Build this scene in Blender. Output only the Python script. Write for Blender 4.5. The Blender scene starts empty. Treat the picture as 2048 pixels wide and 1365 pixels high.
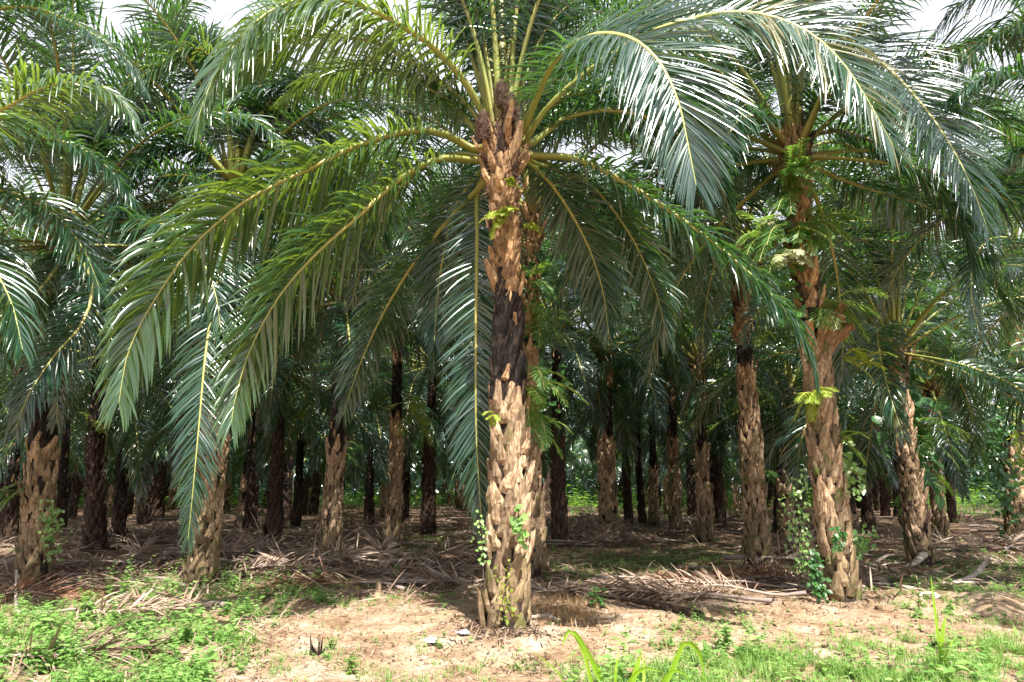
import bpy, math, random
import numpy as np
from math import radians as R, sin, cos, pi, tan

SC = bpy.context.scene
COL = SC.collection
rng = np.random.default_rng(11)
random.seed(5)

# ------------------------------------------------------------------ camera
EYE = 1.6; PITCH = R(12.2); FPX = 1400.0; CX, CY = 1024.0, 682.5
cam_d = bpy.data.cameras.new('camera'); cam = bpy.data.objects.new('camera', cam_d); COL.objects.link(cam)
cam.location = (0, 0, EYE); cam.rotation_euler = (pi/2 + PITCH, 0, 0)
cam_d.sensor_width = 36; cam_d.lens = 36*FPX/2048; cam_d.clip_start = .05; cam_d.clip_end = 800
SC.camera = cam

# ------------------------------------------------------------------ light
SUN_EL, SUN_AZ = R(57), R(165)      # azimuth clockwise from +Y (view direction): the sun stands behind the camera, to the right
w = bpy.data.worlds.new('World'); SC.world = w; w.use_nodes = True
nt = w.node_tree; nt.nodes.clear()
out = nt.nodes.new('ShaderNodeOutputWorld'); bg = nt.nodes.new('ShaderNodeBackground')
sky = nt.nodes.new('ShaderNodeTexSky'); sky.sky_type = 'NISHITA'; sky.sun_disc = False
sky.sun_elevation = SUN_EL; sky.sun_rotation = SUN_AZ; sky.dust_density = 3.0; sky.air_density = 1.0
tc = nt.nodes.new('ShaderNodeTexCoord'); nz = nt.nodes.new('ShaderNodeTexNoise')
nz.inputs['Scale'].default_value = 2.2; nz.inputs['Detail'].default_value = 6
rp = nt.nodes.new('ShaderNodeValToRGB'); rp.color_ramp.elements[0].position = .30; rp.color_ramp.elements[1].position = .46
rp.color_ramp.elements[0].color = (.55, .55, .55, 1)
mx = nt.nodes.new('ShaderNodeMixRGB'); mx.inputs[2].default_value = (7.4, 7.5, 8.6, 1)   # high white cloud over the blue
nt.links.new(tc.outputs['Generated'], nz.inputs['Vector']); nt.links.new(nz.outputs['Fac'], rp.inputs[0])
nt.links.new(rp.outputs[0], mx.inputs[0]); nt.links.new(sky.outputs[0], mx.inputs[1])
nt.links.new(mx.outputs[0], bg.inputs['Color']); bg.inputs['Strength'].default_value = .066
nt.links.new(bg.outputs[0], out.inputs['Surface'])
sd = bpy.data.lights.new('sun', 'SUN'); sun = bpy.data.objects.new('sun', sd); COL.objects.link(sun)
sd.energy = 5.0; sd.angle = R(.5); sd.color = (1, .95, .87)
sun.rotation_euler = (pi/2 - SUN_EL, 0, pi - SUN_AZ)
SC.view_settings.view_transform = 'Standard'; SC.view_settings.look = 'None'
SC.view_settings.gamma = 1; SC.view_settings.exposure = 1.6
cy = SC.cycles
cy.max_bounces = 5; cy.diffuse_bounces = 3; cy.glossy_bounces = 2; cy.transmission_bounces = 3; cy.transparent_max_bounces = 4
cy.caustics_reflective = False; cy.caustics_refractive = False; cy.use_denoising = True

# ------------------------------------------------------------------ placing by sight
def ray(px, py):
    x = (px-CX)/FPX; u = -(py-CY)/FPX
    return np.array([x, cos(PITCH)-u*sin(PITCH), sin(PITCH)+u*cos(PITCH)])
def at(px, py, Y):
    d = ray(px, py); return np.array([0, 0, EYE]) + d*(Y/d[1])
def gz(x, y):
    x = np.asarray(x, float); y = np.asarray(y, float)
    z = .035*np.sin(x*1.1+.7)*np.sin(y*.9) + .03*np.sin(x*2.3+y*1.7) + .02*np.sin(x*4.1-y*3.3+1) + .012*np.sin(x*9.1+y*7.3)
    z = z + .16*np.exp(-((x-6.6)**2/1.6+(y-10.4)**2/.5)) + .1*np.exp(-((x-.2)**2/3+(y-7.9)**2/.5)) + .1*np.exp(-((x-5.6)**2/2+(y-11.2)**2/1.2))
    z = z + .05*np.exp(-((x+3.5)**2/3+(y-8.2)**2/1))
    return z
def gpt(px, py):
    d = ray(px, py); z = 0.
    for _ in range(8):
        t = (z-EYE)/min(d[2], -.004); p = np.array([0, 0, EYE])+d*t; z = float(gz(p[0], p[1]))
    return np.array([p[0], p[1], z])

# ------------------------------------------------------------------ materials
def mat(name):
    m = bpy.data.materials.new(name); m.use_nodes = True; n = m.node_tree; n.nodes.clear()
    o = n.nodes.new('ShaderNodeOutputMaterial'); b = n.nodes.new('ShaderNodeBsdfPrincipled')
    n.links.new(b.outputs[0], o.inputs[0]); return m, n, b, o
def ramp(n, cols, pos=None):
    r = n.nodes.new('ShaderNodeValToRGB'); e = r.color_ramp.elements
    while len(e) < len(cols): e.new(.5)
    for i, c in enumerate(cols):
        e[i].position = pos[i] if pos else i/(len(cols)-1); e[i].color = (*c, 1)
    return r
def leaf_mat(name, cols, trans, tamt=.35, rough=.36, spec=.6, pos=None, coat=0):
    m, n, b, o = mat(name)
    g = n.nodes.new('ShaderNodeNewGeometry'); oi = n.nodes.new('ShaderNodeObjectInfo')
    a = n.nodes.new('ShaderNodeMath'); a.operation = 'MULTIPLY_ADD'; a.inputs[1].default_value = .6
    m2 = n.nodes.new('ShaderNodeMath'); m2.operation = 'MULTIPLY'; m2.inputs[1].default_value = .4
    n.links.new(oi.outputs['Random'], m2.inputs[0]); n.links.new(g.outputs['Random Per Island'], a.inputs[0]); n.links.new(m2.outputs[0], a.inputs[2])
    r = ramp(n, cols, pos); n.links.new(a.outputs[0], r.inputs[0])
    n.links.new(r.outputs[0], b.inputs['Base Color'])
    b.inputs['Roughness'].default_value = rough; b.inputs['Specular IOR Level'].default_value = spec
    if coat: b.inputs['Coat Weight'].default_value = coat; b.inputs['Coat Roughness'].default_value = .32; b.inputs['Coat IOR'].default_value = 1.7
    t = n.nodes.new('ShaderNodeBsdfTranslucent'); t.inputs['Color'].default_value = (*trans, 1)
    mx = n.nodes.new('ShaderNodeMixShader'); mx.inputs[0].default_value = tamt
    n.links.new(b.outputs[0], mx.inputs[1]); n.links.new(t.outputs[0], mx.inputs[2]); n.links.new(mx.outputs[0], o.inputs[0])
    return m
M_LEAF = leaf_mat('palm_leaflet', [(.008, .033, .027), (.014, .052, .032), (.026, .078, .032), (.14, .12, .03)], (.13, .31, .035), .26, .24, .8, [0, .42, .82, .93], .5)
M_LEAFY = leaf_mat('young_palm_leaflet', [(.018, .060, .024), (.032, .090, .028), (.07, .12, .032)], (.26, .38, .035), .34, .26, .9, None, .5)
M_DEAD = leaf_mat('dry_leaflet', [(.08, .05, .035), (.20, .135, .095), (.35, .26, .195), (.52, .42, .33)], (.25, .15, .08), .1, .65, .3)
M_DEADRED = leaf_mat('rust_dry_leaflet', [(.13, .06, .035), (.25, .13, .08), (.36, .22, .15)], (.3, .13, .06), .15, .6, .3)
M_FERN = leaf_mat('fern_green', [(.03, .10, .03), (.06, .16, .035), (.11, .22, .04)], (.28, .50, .05), .4, .45, .5)
M_FERNY = leaf_mat('fern_yellow_green', [(.12, .20, .02), (.22, .30, .03), (.30, .34, .05)], (.45, .55, .05), .4, .5, .4)
M_FERNW = leaf_mat('fern_sunlit_pale', [(.28, .34, .20), (.42, .46, .28), (.55, .52, .30)], (.4, .45, .2), .3, .5, .4)  # paler copy of the fern green, sunlight put into the leaf colour
M_VINE = leaf_mat('vine_leaf', [(.014, .055, .018), (.03, .10, .025), (.06, .15, .03)], (.15, .40, .08), .3, .4, .5)
M_WEED = leaf_mat('weed_leaf', [(.08, .18, .045), (.19, .32, .08), (.34, .46, .17), (.55, .50, .14)], (.30, .60, .14), .38, .38, .8, [0, .45, .9, 1])
M_GRASS = leaf_mat('grass_blade', [(.06, .15, .03), (.12, .24, .05), (.22, .32, .08), (.40, .36, .18)], (.35, .55, .10), .35, .5, .4, [0, .5, .85, 1])
M_GRASSD = leaf_mat('dry_grass_blade', [(.25, .15, .07), (.36, .22, .11), (.42, .30, .16)], (.3, .2, .08), .2, .7, .2)
M_BLADE = leaf_mat('broad_grass_blade', [(.16, .32, .02), (.26, .42, .03), (.38, .50, .06)], (.5, .75, .03), .5, .4, .5)

def rachis_mat(name, cols, pos, rough=.45):
    m, n, b, o = mat(name)
    a = n.nodes.new('ShaderNodeAttribute'); a.attribute_name = 't'
    nz = n.nodes.new('ShaderNodeTexNoise'); nz.inputs['Scale'].default_value = 9; nz.inputs['Detail'].default_value = 5
    ad = n.nodes.new('ShaderNodeMath'); ad.operation = 'MULTIPLY_ADD'; ad.inputs[1].default_value = .12
    n.links.new(nz.outputs['Fac'], ad.inputs[0]); n.links.new(a.outputs['Fac'], ad.inputs[2])
    r = ramp(n, cols, pos); n.links.new(ad.outputs[0], r.inputs[0]); n.links.new(r.outputs[0], b.inputs['Base Color'])
    b.inputs['Roughness'].default_value = rough
    return m
M_RACH = rachis_mat('frond_stalk', [(.36, .19, .075), (.22, .20, .045), (.19, .22, .045), (.36, .32, .09), (.32, .34, .10)], [.03, .09, .2, .5, 1])
M_RACHD = rachis_mat('dry_frond_stalk', [(.20, .15, .13), (.30, .24, .20), (.38, .29, .22)], [0, .4, 1], .7)

def bark_mat(name, c0, c1, c2, sc=22, bump=.6, rough=.85, green=None):
    m, n, b, o = mat(name)
    tcn = n.nodes.new('ShaderNodeTexCoord'); mp = n.nodes.new('ShaderNodeMapping'); mp.inputs['Scale'].default_value = (1, 1, .25)
    nz = n.nodes.new('ShaderNodeTexNoise'); nz.inputs['Scale'].default_value = sc; nz.inputs['Detail'].default_value = 8; nz.inputs['Roughness'].default_value = .7
    n.links.new(tcn.outputs['Object'], mp.inputs[0]); n.links.new(mp.outputs[0], nz.inputs['Vector'])
    r = ramp(n, [c0, c1, c2], [.32, .52, .72]); n.links.new(nz.outputs['Fac'], r.inputs[0])
    g = n.nodes.new('ShaderNodeNewGeometry'); hs = n.nodes.new('ShaderNodeHueSaturation')
    mr = n.nodes.new('ShaderNodeMapRange'); mr.inputs['To Min'].default_value = .55; mr.inputs['To Max'].default_value = 1.35
    n.links.new(g.outputs['Random Per Island'], mr.inputs[0]); n.links.new(mr.outputs[0], hs.inputs['Value']); n.links.new(r.outputs[0], hs.inputs['Color'])
    colo = hs.outputs[0]
    nb = n.nodes.new('ShaderNodeTexNoise'); nb.inputs['Scale'].default_value = 3.2; nb.inputs['Detail'].default_value = 4
    n.links.new(tcn.outputs['Object'], nb.inputs['Vector'])
    if green:
        rr = ramp(n, [(0, 0, 0), (1, 1, 1)], [.52, .68]); n.links.new(nb.outputs['Fac'], rr.inputs[0])
        mm = n.nodes.new('ShaderNodeMixRGB'); mm.inputs[2].default_value = (*green, 1); n.links.new(rr.outputs[0], mm.inputs[0]); n.links.new(colo, mm.inputs[1]); colo = mm.outputs[0]
    n.links.new(colo, b.inputs['Base Color']); b.inputs['Roughness'].default_value = rough; b.inputs['Specular IOR Level'].default_value = .25
    bp = n.nodes.new('ShaderNodeBump'); bp.inputs['Strength'].default_value = bump; bp.inputs['Distance'].default_value = .02
    n.links.new(nz.outputs['Fac'], bp.inputs['Height']); n.links.new(bp.outputs[0], b.inputs['Normal'])
    return m
M_CORE = bark_mat('trunk_core', (.010, .007, .005), (.03, .02, .014), (.07, .05, .035), 30)
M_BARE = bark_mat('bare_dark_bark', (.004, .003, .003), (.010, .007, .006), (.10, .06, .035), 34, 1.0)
M_STUBLOW = bark_mat('old_leaf_base', (.08, .045, .024), (.33, .225, .135), (.64, .50, .34), 34, 1.0)
M_STUBMOSS = bark_mat('mossy_leaf_base', (.07, .05, .025), (.20, .14, .08), (.34, .26, .16), 24, green=(.075, .09, .02))
M_STUBUP = bark_mat('upper_leaf_base', (.08, .038, .018), (.32, .19, .095), (.60, .42, .23), 26, 1.0)
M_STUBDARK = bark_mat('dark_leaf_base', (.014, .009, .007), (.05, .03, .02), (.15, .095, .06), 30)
M_FIBRE = bark_mat('brown_fibre', (.05, .03, .022), (.15, .09, .065), (.32, .21, .14), 60, 1.0)
M_WOOD = bark_mat('grey_dead_wood', (.22, .18, .15), (.42, .36, .30), (.60, .52, .43), 18)

def ground_mat():
    m, n, b, o = mat('ground_soil')
    tcn = n.nodes.new('ShaderNodeTexCoord')
    def noise(s, d=6, r=.6, sc=None):
        q = n.nodes.new('ShaderNodeTexNoise'); q.inputs['Scale'].default_value = s; q.inputs['Detail'].default_value = d; q.inputs['Roughness'].default_value = r
        if sc:
            mp = n.nodes.new('ShaderNodeMapping'); mp.inputs['Scale'].default_value = sc; n.links.new(tcn.outputs['Object'], mp.inputs[0]); n.links.new(mp.outputs[0], q.inputs['Vector'])
        else: n.links.new(tcn.outputs['Object'], q.inputs['Vector'])
        return q
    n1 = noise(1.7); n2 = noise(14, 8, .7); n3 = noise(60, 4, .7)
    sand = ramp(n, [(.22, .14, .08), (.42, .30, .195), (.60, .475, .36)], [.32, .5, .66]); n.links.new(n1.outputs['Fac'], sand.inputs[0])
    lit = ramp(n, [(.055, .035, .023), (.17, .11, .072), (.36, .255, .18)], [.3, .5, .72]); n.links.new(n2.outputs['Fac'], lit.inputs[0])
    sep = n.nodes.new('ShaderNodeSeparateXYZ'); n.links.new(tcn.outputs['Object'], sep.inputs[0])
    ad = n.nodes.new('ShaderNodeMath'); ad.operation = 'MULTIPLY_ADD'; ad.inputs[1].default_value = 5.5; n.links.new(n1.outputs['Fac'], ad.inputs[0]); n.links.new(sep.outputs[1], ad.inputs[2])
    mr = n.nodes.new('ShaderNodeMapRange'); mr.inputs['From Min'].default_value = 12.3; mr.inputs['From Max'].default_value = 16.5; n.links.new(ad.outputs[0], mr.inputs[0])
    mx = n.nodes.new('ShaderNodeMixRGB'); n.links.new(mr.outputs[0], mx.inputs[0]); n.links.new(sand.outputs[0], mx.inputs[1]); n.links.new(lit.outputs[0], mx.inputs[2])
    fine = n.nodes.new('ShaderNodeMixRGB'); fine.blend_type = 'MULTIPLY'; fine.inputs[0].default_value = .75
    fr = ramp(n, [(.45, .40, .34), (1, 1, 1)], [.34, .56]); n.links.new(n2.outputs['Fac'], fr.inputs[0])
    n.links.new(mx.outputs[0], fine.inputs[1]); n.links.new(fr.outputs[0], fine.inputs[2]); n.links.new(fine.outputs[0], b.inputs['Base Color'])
    b.inputs['Roughness'].default_value = .95; b.inputs['Specular IOR Level'].default_value = .15
    s = n.nodes.new('ShaderNodeMath'); s.operation = 'MULTIPLY_ADD'; s.inputs[1].default_value = .4; n.links.new(n3.outputs['Fac'], s.inputs[0]); n.links.new(n2.outputs['Fac'], s.inputs[2])
    bp = n.nodes.new('ShaderNodeBump'); bp.inputs['Strength'].default_value = 1; bp.inputs['Distance'].default_value = .05
    n.links.new(s.outputs[0], bp.inputs['Height']); n.links.new(bp.outputs[0], b.inputs['Normal'])
    return m
M_GROUND = ground_mat()

# ------------------------------------------------------------------ mesh building
class MB:
    def __init__(s): s.v = []; s.q = []; s.m = []; s.t = []; s.n = 0
    def add(s, v, q, m=0, t=None):
        v = np.asarray(v, np.float64).reshape(-1, 3); q = np.asarray(q, np.int64).reshape(-1, 4)
        s.v.append(v); s.q.append(q+s.n); s.m.append(np.full(len(q), m) if np.isscalar(m) else np.asarray(m))
        s.t.append(np.zeros(len(v)) if t is None else np.asarray(t)); s.n += len(v)
    def mesh(s, name, mats, smooth=True):
        v = np.concatenate(s.v); q = np.concatenate(s.q); mi = np.concatenate(s.m)
        me = bpy.data.meshes.new(name)
        me.vertices.add(len(v)); me.vertices.foreach_set('co', v.astype(np.float32).ravel())
        me.loops.add(len(q)*4); me.loops.foreach_set('vertex_index', q.astype(np.int32).ravel())
        me.polygons.add(len(q)); me.polygons.foreach_set('loop_start', np.arange(0, len(q)*4, 4, dtype=np.int32))
        me.polygons.foreach_set('loop_total', np.full(len(q), 4, np.int32))
        me.polygons.foreach_set('material_index', mi.astype(np.int32))
        me.polygons.foreach_set('use_smooth', np.full(len(q), smooth))
        a = me.attributes.new('t', 'FLOAT', 'POINT'); a.data.foreach_set('value', np.concatenate(s.t).astype(np.float32))
        for k in mats: me.materials.append(k)
        me.update(calc_edges=True)
        return me
def link(name, me, parent=None, loc=(0, 0, 0), rz=0.):
    o = bpy.data.objects.new(name, me); COL.objects.link(o); o.location = tuple(float(c) for c in loc); o.rotation_euler = (0, 0, rz)
    if parent: o.parent = parent
    return o
def tag(o, label=None, cat=None, group=None, kind=None):
    if label: o['label'] = label
    if cat: o['category'] = cat
    if group: o['group'] = group
    if kind: o['kind'] = kind
    return o
def nrm(a): return a/np.maximum(np.linalg.norm(a, axis=-1, keepdims=True), 1e-9)

def resample(P, n):
    P = np.asarray(P, float)
    # Catmull-Rom then equal arc length
    Q = []; E = np.vstack([2*P[0]-P[1], P, 2*P[-1]-P[-2]])
    for i in range(len(P)-1):
        p0, p1, p2, p3 = E[i:i+4]
        for u in np.linspace(0, 1, 10, endpoint=False):
            Q.append(.5*((2*p1)+(-p0+p2)*u+(2*p0-5*p1+4*p2-p3)*u*u+(-p0+3*p1-3*p2+p3)*u**3))
    Q.append(P[-1]); Q = np.array(Q)
    d = np.concatenate([[0], np.cumsum(np.linalg.norm(np.diff(Q, axis=0), axis=1))])
    s = np.linspace(0, d[-1], n)
    return np.stack([np.interp(s, d, Q[:, k]) for k in range(3)], 1), d[-1]

def tube(mb, P, rad, m=0, sides=6, flat=1., side=None, t=None, cap=True):
    P = np.asarray(P, float); n = len(P); T = nrm(np.gradient(P, axis=0))
    ref = np.array([1., .13, .07]) if side is None else np.asarray(side, float)
    S = nrm(ref - T*(T@ref)[:, None]) if side is not None or abs(T[0]@ref) < .9 else nrm(np.cross(T, [0, 0, 1.]))
    N = np.cross(S, T); rad = np.broadcast_to(rad, (n,))
    a = np.arange(sides)*2*pi/sides
    V = P[:, None]+rad[:, None, None]*(np.cos(a)[None, :, None]*S[:, None]+flat*np.sin(a)[None, :, None]*N[:, None])
    i = np.arange(n-1)[:, None]*sides; j = np.arange(sides)[None]; j2 = (j+1) % sides
    q = np.stack([i+j, i+j2, i+sides+j2, i+sides+j], -1).reshape(-1, 4)
    tt = np.repeat(np.linspace(0, 1, n) if t is None else t, sides)
    mb.add(V.reshape(-1, 3), q, m, tt)
    if cap:
        for ring in (V[0], V[-1]):
            c = ring.mean(0); vv = np.vstack([ring, c]); k = [[a_, (a_+1) % sides, (a_+2) % sides, sides] for a_ in range(0, sides-1, 2)]
            mb.add(vv, k, m, np.full(sides+1, tt[-1]))

def strips(mb, base, d0, W0, length, width, droop, segs=4, m=0, fold=.22, prof=None, r=None):
    """many leaf strips at once: base, d0, W0 (n,3); length, width, droop (n,)"""
    n = len(base); r = r or rng
    d = nrm(d0); P = base.copy(); rows = []
    if prof is None: prof = np.interp(np.linspace(0, 1, segs+1), [0, .2, .6, .85, 1], [.55, 1, .9, .55, .06])
    for k in range(segs+1):
        W = nrm(W0 - d*np.sum(W0*d, 1, keepdims=True)); N = np.cross(W, d); hw = (width*prof[k]/2)[:, None]
        if fold: rows.append(np.stack([P-W*hw, P-N*hw*fold*2, P+W*hw], 1))
        else: rows.append(np.stack([P-W*hw, P+W*hw], 1))
        g = (droop*(.25+1.5*(k/segs)))[:, None]
        d = nrm(d+np.array([0, 0, -1.])*g/segs); P = P+d*(length/segs)[:, None]
    V = np.stack(rows, 1)            # n, segs+1, c, 3
    c = V.shape[2]
    i = np.arange(n)[:, None, None]*(segs+1)*c; k = np.arange(segs)[None, :, None]*c; j = np.arange(c-1)[None, None]
    b = i+k+j
    q = np.stack([b, b+1, b+1+c, b+c], -1).reshape(-1, 4)
    mb.add(V.reshape(-1, 3), q, m)

def frond(mb, P, side=None, n=105, lmax=.85, wid=.036, droop=1.1, s0=.2, r0=.05, segs=4, fold=.22, r=None, twist=0., rank=None, mess=1., lm=1, rm=0, thin=1., flat=.65, tipang=22, drop=.02):
    """one pinnate frond along the curve P: stalk + leaflets of both sides"""
    r = r or rng
    P, L = resample(P, 30 if segs > 3 else 16)
    m = len(P); T = nrm(np.gradient(P, axis=0)); s = np.linspace(0, 1, m)
    if side is None:
        h = P[np.argmax(np.linalg.norm((P-P[0])[:, :2], axis=1))]-P[0]; h[2] = 0; h = nrm(h); side = np.cross(h, [0, 0, 1.])
    side = np.asarray(side, float)
    rad = thin*(r0*(1-s)**1.3*.8+.2*r0*(1-s)+.005); rad[:2] *= 1.35
    tube(mb, P, rad, rm, 6 if segs > 3 else 4, flat, side, s, cap=False)
    k = np.arange(n); u = (k+.5)/n
    for sg in (-1, 1):
        uu = np.clip(u+r.normal(0, .25/n, n), 0, .999); ss = s0+(1-s0)*uu
        keep = r.random(n) > drop; uu = uu[keep]; ss = ss[keep]; nn = len(uu)
        B = np.stack([np.interp(ss, s, P[:, c]) for c in range(3)], 1)
        TT = nrm(np.stack([np.interp(ss, s, T[:, c]) for c in range(3)], 1))
        S = nrm(side-TT*(TT@side)[:, None]); N = np.cross(S, TT)
        N = N*np.where((N[:, 2:] < 0) & (abs(side[2]) < .5), 1, 1)
        if twist:
            a = (twist*uu)[:, None]; S, N = S*np.cos(a)+N*np.sin(a), N*np.cos(a)-S*np.sin(a)
        th = R(1)*(np.interp(uu, [0, .3, .8, 1], [72, 58, 40, tipang])+r.normal(0, 5*mess, nn))
        rk = np.array([38, 8, -14]) if rank is None else np.array(rank)
        ph = R(1)*(rk[r.integers(0, 3, nn)]+r.normal(0, 8*mess, nn))*np.interp(uu, [0, .8, 1], [1, .8, .3])
        d = np.cos(th)[:, None]*TT+np.sin(th)[:, None]*(sg*np.cos(ph)[:, None]*S+np.sin(ph)[:, None]*N)
        ln = lmax*np.interp(uu, [0, .08, .35, .7, 1], [.4, .75, 1, .82, .34])*(1+r.normal(0, .07, nn))
        W = nrm(TT - d*np.sum(TT*d, 1, keepdims=True)); NN = np.cross(d, W); tw = r.normal(0, .35*mess, nn)[:, None]
        W = W*np.cos(tw)+NN*np.sin(tw)
        wd = wid*np.interp(uu, [0, .2, .8, 1], [.7, 1, .9, .6])*(1+r.normal(0, .1, nn))
        dr = droop*(1+r.normal(0, .3*mess, nn))
        strips(mb, B, d, W, ln, wd, dr, segs, lm, fold, r=r)

def arc(e0, e1, L, n=9, bow=0.):
    """curve in the XZ plane that starts at elevation e0 and ends at e1"""
    s = np.linspace(0, 1, n); a = R(e0)+(R(e1)-R(e0))*s**1.35
    st = L/(n-1); x = np.concatenate([[0], np.cumsum(np.cos(a[:-1])*st)]); z = np.concatenate([[0], np.cumsum(np.sin(a[:-1])*st)])
    return np.stack([x, bow*s*s, z], 1)

# frond library: elevation classes, near and far detail
CLASSES = [(86, 40, 5.8), (77, 0, 6.4), (64, -36, 6.6), (48, -58, 6.6), (30, -72, 6.2), (10, -82, 5.8), (-14, -86, 5.0)]
LIB = {}
for c, (e0, e1, L) in enumerate(CLASSES):
    for v in range(3):
        r = np.random.default_rng(100+c*7+v)
        P = arc(e0+r.normal(0, 3), e1+r.normal(0, 6), L*(1+r.normal(0, .05)), bow=r.normal(0, .45))
        mb = MB(); frond(mb, P, r=r, n=140, droop=r.uniform(.6, 1.6), twist=r.normal(0, .9), segs=4, fold=.2, wid=.036, mess=1.25, drop=.05)
        LIB[c, v] = mb.mesh('frond', [M_RACH, M_LEAF])

# ------------------------------------------------------------------ trunk
STUB_V = np.linspace(0, 1, 5)
STUB_W = np.array([1.0, 1.04, .86, .60, .40]); STUB_T = np.array([.5, 1.0, 1.0, .8, .5])
PROF = np.array([(-.5, 0), (-.36, .72), (0, 1), (.36, .72), (.5, 0)])
def stubs(mb, C, O, U, wd, ln, th, lean, mi, r):
    """leaf bases: centre C on the trunk, outward O, up U; arrays over n"""
    n = len(C); S = np.cross(U, O); V = np.zeros((n, 5, 6, 3))
    tip = r.uniform(.25, 1.1, n)
    for k in range(5):
        v = STUB_V[k]
        base = C + U*(ln*(v-.15)*np.cos(lean))[:, None] + O*(ln*(v**1.2)*np.sin(lean)-.02)[:, None]
        for j, (a, b) in enumerate(PROF):
            up = (1-abs(a)*tip*.9)*ln*.16 if k == 4 else 0*ln
            V[:, k, j] = base+S*(a*wd*STUB_W[k])[:, None]+O*(b*th*STUB_T[k])[:, None]+U*up[:, None]
        V[:, k, 5] = base-O*.01
    V += r.normal(0, .006, V.shape)
    i = np.arange(n)[:, None, None]*30; k = np.arange(4)[None, :, None]*6; j = np.arange(6)[None, None]; j2 = (j+1) % 6
    q = np.stack([i+k+j, i+k+j2, i+k+6+j2, i+k+6+j], -1).reshape(-1, 4)
    caps = np.stack([np.arange(n)[:, None]*30+24+np.array(a)[None] for a in ((0, 1, 2, 5), (5, 2, 3, 4))], 1).reshape(-1, 4)
    mb.add(V.reshape(-1, 3), np.vstack([q, caps]), np.concatenate([np.repeat(mi, 24), np.repeat(mi, 2)]))

def trunk_mesh(A, r0=.30, r1=.21, zones=((0, .45, 'low'), (.45, .68, 'bare'), (.68, 1, 'up')), seed=0, pitch=.0235, flare=None, bulge=.06, wide=1.):
    """A: axis points local to the palm's base"""
    r = np.random.default_rng(seed); A, L = resample(A, 48); T = nrm(np.gradient(A, axis=0)); s = np.linspace(0, 1, 48)
    def rad(u): return np.interp(u, [0, .05, .2, .45, .7, 1], [r0+bulge, r0+bulge*.4, r0, r0*.92, r1, r1*.95])-.04
    zn = lambda u: next((z for a, b, z in zones if a <= u < b), 'up')
    mb = MB(); sides = 22
    a = np.arange(sides)*2*pi/sides; X = nrm(np.cross(T, [0, 1., 0])); Yv = np.cross(T, X)
    rr = rad(s)[:, None]*(1+.06*r.normal(0, 1, (48, sides)))+np.array([.035 if zn(u) == 'bare' else 0 for u in s])[:, None]*np.clip(1+.5*r.normal(0, 1, (48, sides)), .2, 2)
    V = A[:, None]+rr[..., None]*(np.cos(a)[None, :, None]*X[:, None]+np.sin(a)[None, :, None]*Yv[:, None])
    V[0] -= T[0]*.15
    i = np.arange(47)[:, None]*sides; j = np.arange(sides)[None]; j2 = (j+1) % sides
    q = np.stack([i+j, i+j2, i+sides+j2, i+sides+j], -1).reshape(-1, 4)
    mi = np.repeat([1 if zn(u) == 'bare' else 0 for u in s[:-1]], sides)
    mb.add(V.reshape(-1, 3), q, mi)
    n = int(L/pitch); k = np.arange(n); u = (k+.5)/n; ang = k*2.39996+r.normal(0, .07, n)
    C0 = np.stack([np.interp(u, s, A[:, c]) for c in range(3)], 1)
    U = nrm(np.stack([np.interp(u, s, T[:, c]) for c in range(3)], 1)); XX = nrm(np.cross(U, [0, 1., 0])); YY = np.cross(U, XX)
    O = np.cos(ang)[:, None]*XX+np.sin(ang)[:, None]*YY; C = C0+O*(rad(u)-.005)[:, None]
    z = np.array([zn(x) for x in u])
    edge = np.array([min([abs(x-b) for a, b, _ in zones if b < 1]+[1]) for x in u])*L
    keep = np.where(z == 'bare', r.random(n) < .16+.5*np.exp(-edge/.16), r.random(n) < .96)
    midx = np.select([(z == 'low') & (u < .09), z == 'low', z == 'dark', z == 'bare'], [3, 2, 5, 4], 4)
    midx = np.where((z == 'bare') & (r.random(n) < .45), 5, midx)
    midx = np.where((z == 'up') & (r.random(n) < .15), 5, midx); midx = np.where((z == 'low') & (r.random(n) < .12), 3, midx)
    up = z == 'up'
    fac = np.where(up, 1.15, 1.)*(1+r.normal(0, .12, n))*wide
    wd = .185*fac*(.35+.65*rad(u)/.22)*np.where(up, 1.15, 1); ln = np.where(up, .31, .32)*(1+r.normal(0, .22, n)); th = np.where(up, .075, .062)*(1+r.normal(0, .15, n))
    lean = R(1)*np.where(up, 14, 9)*(1+r.normal(0, .45, n))
    last = u > 1-.75/L; ln = np.where(last, ln*1.4, ln); lean = np.where(last, lean*1.4+.05, lean)
    # the tallest old bases stand up freely where the bare bark begins
    for a0, b0, zz in zones:
        if zz == 'low' and b0 < 1: e = (u > b0-.035) & (u < b0); ln = np.where(e, ln*r.uniform(.8, 1.2, n), ln); lean = np.where(e, lean*1.25, lean)
    fac_b = np.where(z == 'bare', .7, 1.); ln = ln*fac_b; wd = wd*fac_b
    # tilt of stubs along the spiral
    sl = r.normal(0, .14, n)+.10; U2 = nrm(U+np.cross(U, O)*sl[:, None])
    f = keep
    stubs(mb, C[f], O[f], U2[f], wd[f], ln[f], th[f], lean[f], midx[f], r)
    if flare:
        for (uu, azd, lng, tilt) in flare:
            i0 = int(uu*47); o = cos(R(azd))*X[i0]+sin(R(azd))*Yv[i0]; c = A[i0]+o*rad(uu)*.9; st = []
            for v in np.linspace(0, 1, 6): st.append(c+T[i0]*lng*v*cos(R(tilt))+o*(lng*v**1.5*sin(R(tilt))))
            tube(mb, st, np.array([.07, .075, .07, .06, .065, .085])*1.0, 4, 6, .55)
    return mb.mesh('trunk', [M_CORE, M_BARE, M_STUBLOW, M_STUBMOSS, M_STUBUP, M_STUBDARK], False)

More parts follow.
